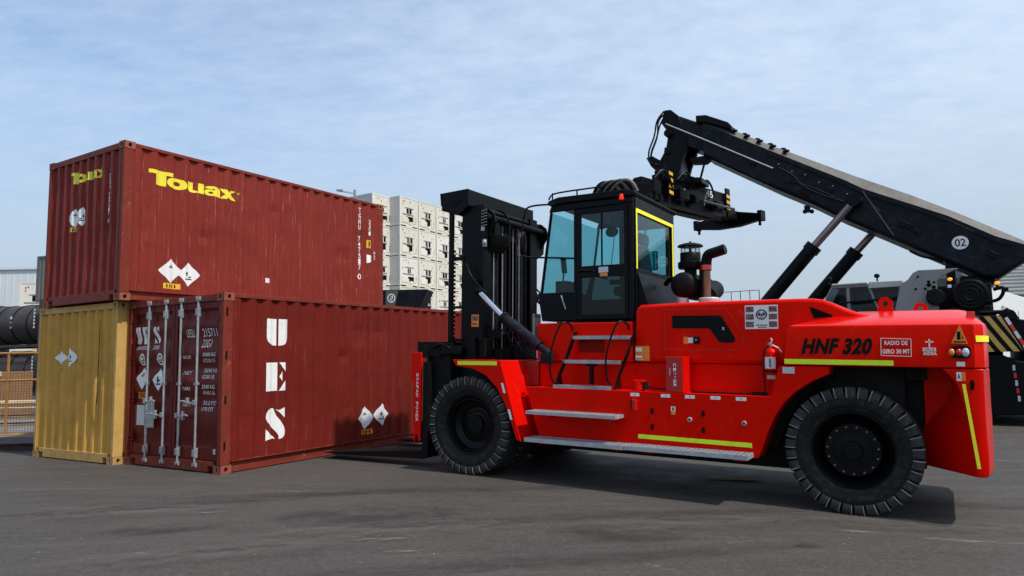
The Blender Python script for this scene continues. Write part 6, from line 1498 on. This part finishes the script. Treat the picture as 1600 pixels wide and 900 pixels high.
# ------------------------------------------------------------------ white refrigerated stack
def make_reefer(va=0):
    dyv = (0, .10, -.08)[va]; hv = (0, .10, -.06)[va]
    t = thing('refrigerated_container', 'x', 'shipping container')
    mb = MB(); mb.box(0, 0, .0, 6.058, 2.438, 2.55) if False else mb.box(.05, .01, .16, 6.05, 2.428, 2.565)
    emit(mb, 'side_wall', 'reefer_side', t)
    mb = MB()
    for y in (.0, 2.338):
        for x in (0, 5.958): mb.box(x, y, 0, x + .1, y + .1, 2.58)
    mb.box(0, .1, 2.48, .08, 2.338, 2.58); mb.box(0, .1, .10, .08, 2.338, .20); mb.box(0, .8, 0, .08, 1.6, .10)
    for y in (0.0, 2.378): mb.box(.1, y, 2.50, 5.958, y + .06, 2.58); mb.box(.1, y, .06, 5.958, y + .06, .18)
    emit(mb, 'frame', 'reefer', t)
    mb = MB(); mb.box(.02, .1, .20, .06, 2.338, 2.48); mp_ = emit(mb, 'machinery_panel', 'reefer', t)
    mb = MB(); mb.box(.006, .30, .42, .022, .355, .95); emit(mb, 'cable_slot', 'dark', mp_)
    mb = MB(); mb.box(.006, .70 + dyv, .42, .022, 1.22, .92 + hv); mb.box(.006, 1.22, .74 + hv, .022, 1.62 - dyv, .92 + hv); emit(mb, 'condenser_opening', 'dark', mp_)
    mb = MB(); mb.box(-.01, .36, .36, .05, .64, 1.06); mb.box(-.015, 1.40, .34, .05, 2.16, .86); mb.box(-.012, .75, .24, .05, 1.10, .50); emit(mb, 'control_box', 'reefer', mp_)
    mb = MB(); mb.box(-.02, .66, 1.06, .05, 2.06, 1.12); mb.box(-.012, .60, 1.66, .05, 1.75, 1.70); emit(mb, 'ledge', 'grey', mp_)
    for y in ((.88, 1.30), (.80, 1.22), (1.02,))[va]:
        mb = MB(); mb.box(.008, y, 1.18, .024, y + (.24 if va < 2 else .40), 1.60 + hv); emit(mb, 'fan_opening', 'dark', mp_)
    mb = MB(); mb.box(-.005, 1.15, 1.14, .03, 1.32, 1.66); mb.box(-.005, .80, 1.62, .03, 1.62, 1.66); emit(mb, 'fan_surround', 'grey', mp_)
    for y, z, m_ in (((1.95, 2.12, 'lens_red'), (1.78, 2.16, 'pic'), (1.95, 1.90, 'lens_red'), (1.5, 2.1, 'sticker_grey'), (1.0, 2.15, 'pic')), ((2.0, 2.2, 'pic'), (1.7, 1.95, 'lens_red'), (1.2, 2.2, 'sticker_grey'), (.5, 1.9, 'orange')), ((1.9, 2.18, 'orange'), (1.6, 2.18, 'pic'), (1.3, 2.0, 'lens_red'), (.45, 2.1, 'sticker_grey'), (2.0, 1.5, 'pic')))[va]:
        mb = MB(); mb.box(.012, y, z, .019, y + .10, z + .13); emit(mb, 'sticker', m_, mp_)
    mb = MB(); mb.box(.005, 1.0, .22, .019, 1.40, .29); emit(mb, 'sticker', 'amber_lbl', mp_)
    for y in (.45, 1.75):
        mb = MB(); mb.box(-.004, y, .005, .02, y + .30, .095); emit(mb, 'fork_pocket', 'dark', t)
    return t
proto = None
RA = 1.0132
ux, uy = math.cos(RA), math.sin(RA)            # direction the columns recede to the right
ORD = ['bottom', 'second', 'third', 'fourth', 'fifth', 'top']
CN = ['leftmost set-back', 'second from left', 'third from left', 'fourth from left', 'fifth from left', 'rightmost']
for c in range(6):
    for r in range(6):
        if proto is None: protos = [make_reefer(0), make_reefer(1), make_reefer(2)]; proto = protos[0]; used_ = set()
        vi = (c * 5 + r * 7 + c * r) % 3
        if vi in used_: o = dup(protos[vi])
        else: o = protos[vi]; used_.add(vi)
        if c == 0: bx, by = -11.55, 57.1
        else: bx, by = -9.45 + ux * 2.50 * (c - 1), 58.3 + uy * 2.50 * (c - 1)
        # local x runs back away from the machinery face, local y along the row towards the left
        X = Vector((-uy, ux, 0)); Y = Vector((-ux, -uy, 0))
        px_, py_ = bx + ux * 2.438, by + uy * 2.438
        mt = Matrix(((X.x, Y.x, 0, px_), (X.y, Y.y, 0, py_), (0, 0, 1, 2.59 * r), (0, 0, 0, 1)))
        o.matrix_world = mt
        o['label'] = f'white refrigerated container in the {CN[c]} column, {ORD[r]} of six in the far stack'
        o['group'] = 'white refrigerated containers stacked far behind'
# lamp mast behind the stack
lm = thing('lamp_post', 'thin grey lamp post with a side arm rising above the white stack', 'lamp post', Matrix.Translation((-15.05, 66, 0)))
mb = MB(); mb.cyl((0, 0, 0), (0, 0, 18.0), .16, .12, 12); emit(mb, 'pole', 'grey', lm)
mb = MB(); mb.bar((.1, 0, 17.6), (-1.6, -.3, 17.9), .12, .12); mb.box(-1.7, -.5, 17.85, -1.1, -.1, 17.98); emit(mb, 'arm', 'galv', lm)

# ------------------------------------------------------------------ far left: tanks, containers, fence
def tank_container(loc, lab):
    t = thing('tank_container', lab, 'tank container', loc, 'dark tank containers behind the fence')
    mb = MB(); mb.lathe([(0.01, .18), (.6, .22), (.98, .45), (1.10, .75), (1.10, 5.3), (.98, 5.6), (.6, 5.83), (.01, 5.87)], (0, 1.22, 1.32), (1, 0, 0), 36); sh = emit(mb, 'tank_shell', 'tank', t, ang=40)
    for x in (1.2, 2.4, 3.6, 4.8):
        mb = MB(); mb.lathe([(1.10, x - .03), (1.135, x - .03), (1.135, x + .03), (1.10, x + .03)], (0, 1.22, 1.32), (1, 0, 0), 36, False); emit(mb, 'band', 'blk_dull', sh)
    mb = MB()
    for x in (0, 5.9):
        for y in (0, 2.30): mb.box(x, y, 0, x + .14, y + .14, 2.59)
        mb.box(x, .14, 0, x + .14, 2.30, .14); mb.box(x, .14, 2.47, x + .14, 2.30, 2.59)
    for y in (0, 2.34): mb.box(.14, y, .02, 5.9, y + .1, .16)
    emit(mb, 'frame', 'tank', t)
    mb = MB()
    for k in range(6): mb._add([(1.9 + (k % 2) * .04, .118, 1.9 - k * .17), (2.02 + (k % 2) * .04, .118, 1.9 - k * .17), (2.02 + (k % 2) * .04, .118, 1.9 - k * .17 + .11), (1.9 + (k % 2) * .04, .118, 1.9 - k * .17 + .11)], [(0, 1, 2, 3)])
    for k in range(6): mb._add([(5.35, .112, 2.0 - k * .19), (5.47, .112, 2.0 - k * .19), (5.47, .112, 2.12 - k * .19), (5.35, .112, 2.12 - k * .19)], [(0, 1, 2, 3)])
    for k in range(3): mb._add([(3.5, .115, 1.6 - k * .26), (3.66, .115, 1.6 - k * .26), (3.66, .115, 1.74 - k * .26), (3.5, .115, 1.74 - k * .26)], [(0, 1, 2, 3)])
    emit(mb, 'marking', 'wht_sticker', sh)
    return t
ta = -.35
def tm(x, y, z): return frame(x, y, z, ta)
ex_, ey_ = math.cos(ta), math.sin(ta)
bx0, by0 = -25.6 - 6.06 * ex_, 37.6 - 6.06 * ey_
tank_container(tm(bx0, by0, 2.60), 'sooty dark tank container, upper one nearest the gold container, behind the fence')
tank_container(tm(bx0, by0, 0), 'sooty dark tank container on the ground directly under the upper tank')
tank_container(tm(bx0 - 6.2 * ex_, by0 - 6.2 * ey_, 2.60), 'dark tank container, upper one at the left edge of the photo')
tank_container(tm(bx0 - 6.2 * ex_, by0 - 6.2 * ey_, 0), 'dark tank container, lower one at the left edge of the photo')
def plain_box(name, lab, mtx, L_, W_, H_, wm, fm, group=None, pitch=.28):
    t = thing(name, lab, 'shipping container', mtx, group)
    mb = MB()
    for x in (0, L_ - .12):
        for y in (0, W_ - .12): mb.box(x, y, 0, x + .12, y + .12, H_)
    for y in (0, W_ - .08): mb.box(.12, y, H_ - .1, L_ - .12, y + .08, H_); mb.box(.12, y, 0, L_ - .12, y + .08, .16)
    for x in (0, L_ - .08): mb.box(x, .12, H_ - .1, x + .08, W_ - .12, H_); mb.box(x, .12, 0, x + .08, W_ - .12, .16)
    emit(mb, 'frame', fm, t)
    for y, s in ((0, 1), (W_, -1)):
        pts = corr_pts(.12, L_ - .12, .15, pitch, .012, .05); n = len(pts); mb = MB()
        mb._add([(u, y + s * d, .16) for u, d in pts] + [(u, y + s * d, H_ - .1) for u, d in pts], [(i, i + 1, n + i + 1, n + i) for i in range(n - 1)]); emit(mb, 'side_wall', wm, t, flat=True)
    for x, s in ((0, 1), (L_, -1)):
        pts = corr_pts(.12, W_ - .12, .15, pitch, .012, .05); n = len(pts); mb = MB()
        mb._add([(x + s * d, u, .16) for u, d in pts] + [(x + s * d, u, H_ - .1) for u, d in pts], [(i, i + 1, n + i + 1, n + i) for i in range(n - 1)]); emit(mb, 'end_wall', wm, t, flat=True)
    mb = MB(); mb.box(.05, .05, H_ - .03, L_ - .05, W_ - .05, H_ - .01); emit(mb, 'roof', wm, t)
    return t
# grey-green container on the tanks
gcm = frame(-26.85, 40.0, 5.22, 1.0132 - R(90))
plain_box('shipping_container', 'grey green container stacked on the dark tanks left of the maroon one', frame(-27.05, 39.2, 5.21, ta), 6.058, 2.438, 2.59, 'grey_ct', 'grey_ct')
# white reefers and white boxes farther left
for lv, lab in enumerate(('white container with dark openings, on the ground far behind the tanks at left', 'white container with dark openings, middle of the three far behind the tanks', 'white container with dark openings, topmost of three above the tanks at left')):
    o = dup(proto); X = Vector((-.243, .970, 0)); Y = Vector((-.970, -.243, 0))
    o.matrix_world = Matrix(((X.x, Y.x, 0, -34.08), (X.y, Y.y, 0, 51.6), (0, 0, 1, 2.59 * lv), (0, 0, 0, 1)))
    o['label'] = lab; o['group'] = 'white refrigerated containers far behind on the left'
whs = thing('warehouse', 'pale grey boxy warehouse wall at the far left horizon', 'building', Matrix.Translation((-75, 82, 0)))
mb = MB(); mb.box(0, 0, 0, 19.5, 14, 12.9); mb.box(13.2, -2.5, 0, 34, 12, 12.7); emit(mb, 'wall', 'far_wht', whs)
mb = MB()
for k in range(26): mb.box(13.6 + k * .78, -2.54, .2, 13.66 + k * .78, -2.5, 12.4)
emit(mb, 'panel_joint', 'far_wht', whs)
mb = MB(); mb.box(13.0, -2.7, 12.7, 34.2, 12.2, 12.95); emit(mb, 'roof', 'far_wht', whs)

# yellow mesh fence
F0, F1 = Vector((-13.6, 14.5, 0)), Vector((-9.3, 15.35, 0))
fn_ = thing('mesh_fence', 'amber yellow tube fence with dark wire mesh left of the mustard container', 'fence', Matrix.Translation(F0))
dv = F1 - F0
for z, r in ((1.86, .028), (1.28, .028), (.78, .018), (.12, .035)):
    mb = MB(); mb.cyl((0, 0, z), dv + Vector((0, 0, z)), r, n=10); emit(mb, 'rail', 'rail_y', fn_)
for t_ in (.02, .35, .632, .97):
    p = dv * t_; mb = MB(); mb.cyl((p.x, p.y, -.0), (p.x, p.y, 1.86), .028, n=10); emit(mb, 'post', 'rail_y', fn_)
mb = MB(); nv = int(dv.length / .055)
for k in range(nv): p = dv * ((k + .5) / nv) + Vector((0, .02, 0)); mb.bar((p.x, p.y, .13), (p.x, p.y, 1.85), .0045, .0045)
for k in range(31): z = .16 + k * .055; mb.bar((0, .02, z), dv + Vector((0, .02, z)), .0045, .0045)
emit(mb, 'wire_mesh', 'rustbeam', fn_)
# steel beam on the ground in front of the fence
bm_ = MB(); bm_.prism([(-.12, 0), (.12, 0), (.12, .02), (.02, .03), (.02, .12), (.12, .13), (.12, .15), (-.12, .15), (-.12, .13), (-.02, .12), (-.02, .03), (-.12, .02)], 0, 5.2, 'x')
o = emit(bm_, 'steel_beam', 'rustbeam'); o.matrix_world = frame(-13.9, 13.05, 0, .05); tag(o, 'rusty dark steel beam lying on the asphalt left of the mustard container', 'beam')
# timber behind the fence
for k in range(7):
    mb = MB(); mb.box(0, 0, 0, 4.6, .28, .07)
    o = emit(mb, 'plank', 'wood_l' if k in (5, 6) else 'wood', bevel=.006)
    o.matrix_world = frame(-15.6 + (k % 3) * .15, 17.0 + (k % 2) * .33 + (k // 2) * .05, .08 + (k // 2) * .19, .12 + .02 * (k % 3))
    tag(o, ['lowest brown plank, front, in the pile behind the fence', 'lowest brown plank, back, in the pile behind the fence', 'brown plank of the second layer, front, behind the fence', 'brown plank of the second layer, back, behind the fence', 'brown plank just under the pale ones behind the fence', 'pale new plank, lower, on the timber pile behind the fence', 'pale new plank on top of the timber pile behind the fence'][k], 'plank', 'planks piled behind the fence')
cr_ = thing('plywood_crate', 'brown plywood crate with diagonal brace behind the mesh fence', 'crate', frame(-17.6, 19.6, 0, .1))
mb = MB(); mb.box(0, 0, 0, 3.0, 1.6, 1.42); cb_ = emit(mb, 'crate_body', 'wood_o', cr_, bevel=.01)
mb = MB(); mb.box(-.03, -.05, 1.30, 3.03, .0, 1.44); mb.box(-.03, -.05, .0, 3.03, 0, .10); mb.box(1.4, -.05, .10, 1.5, 0, 1.30); emit(mb, 'batten', 'wood_l', cr_)
mb = MB(); mb.bar((1.5, -.025, .12), (2.95, -.025, 1.28), .04, .09, (0, 1, 0)); emit(mb, 'brace', 'wood', cr_)
kb = MB(); kb.box(-4, 0, 0, 5.6, 6, .11); o = emit(kb, 'concrete_slab', mat('pale concrete', (.16, .155, .15), .8, var=.15)); o.matrix_world = frame(-13.0, 14.25, -.001, .19); o['kind'] = 'structure'

mb = MB(); mb._add([(-.34, -.12, 0), (.30, -.16, 0), (.36, .10, .012), (.05, .14, .004), (-.30, .12, 0), (-.34, -.12, .005), (.30, -.16, .005), (.36, .10, .017), (.05, .14, .009), (-.30, .12, .005)], [(0, 1, 2, 3, 4), (9, 8, 7, 6, 5), (0, 1, 6, 5), (1, 2, 7, 6), (2, 3, 8, 7), (3, 4, 9, 8), (4, 0, 5, 9)])
o = emit(mb, 'cardboard_scrap', 'wood', flat=True); o.matrix_world = Matrix.Translation((2.85, 9.40, gz(2.85, 9.40) + .01)) @ Matrix.Rotation(-.2, 4, 'Z'); tag(o, 'flattened tan cardboard scrap on the shaded asphalt under the red forklift', 'cardboard')
# ------------------------------------------------------------------ far right: trailer and shed
tr_ = thing('truck_trailer', 'white box trailer with dark lettering at the right edge behind the reach stacker', 'trailer', frame(20.6, 29.6, 0, .80))
mb = MB(); mb.box(-1.5, 0, 1.15, 11.5, 2.5, 4.12); tb_ = emit(mb, 'box_body', mat('white trailer paint', (.72, .73, .72), .4, var=.04), tr_, bevel=.04)
decal('lettering', *shapes(*[[(x, y0), (x + wd, y0), (x + wd, y1), (x, y1)] for x, wd, y0, y1 in ((0, .03, 0, .95), (.05, .03, .7, 1), (.12, .035, .1, 1), (.19, .02, .1, .95), (.25, .12, .86, .94), (.27, .02, .2, .86), (.40, .03, .3, .9), (.45, .10, .3, .38), (.57, .03, .3, .8), (.63, .09, .72, .80), (.66, .02, .3, .7), (.76, .03, .2, .8), (.82, .1, .2, .27), (.92, .03, .2, .9))]), (1.35, 5.6, 2.55, 3.45), lambda u, v: (u, -.004, v), 'navy', tb_)
mb = MB(); mb.box(-1.2, .6, .85, 11.3, 1.9, 1.14); emit(mb, 'chassis', 'blk_dull', tr_)
for x in (8.2, 9.5, 10.8, .2):
    for y0 in (.05, 2.05):
        mb = MB(); mb.cyl((x, y0, .52), (x, y0 + .4, .52), .52, n=28); emit(mb, 'wheel', 'tyre', tr_, bevel=.05)
sh_ = thing('shed', 'grey ribbed metal shed beyond the trailer at the right edge', 'building', frame(41.0, 58.0, 0, -.15))
mb = MB(); mb.box(0, 0, 0, 26, 16, 6.0); emit(mb, 'wall', 'roofsheet', sh_)
mb = MB(); mb.prism([(0, -.6, ), (-.0, 0)] and [(-.6, 5.7), (-.6, 5.9), (8, 9.6), (16.6, 5.9), (16.6, 5.7)], -.5, 26.5, 'x'); rf_ = emit(mb, 'roof', 'roofsheet', sh_)
mb = MB()
for k in range(9): z = 4.2 + k * .22; mb.box(-.05, -.04, z, 26, -.001, z + .05)
for k in range(9): mb.bar((-.5, -.6 + k * .9, 5.98 + k * .39), (26.5, -.6 + k * .9, 5.98 + k * .39), .12, .08)
emit(mb, 'rib', 'grey', rf_)
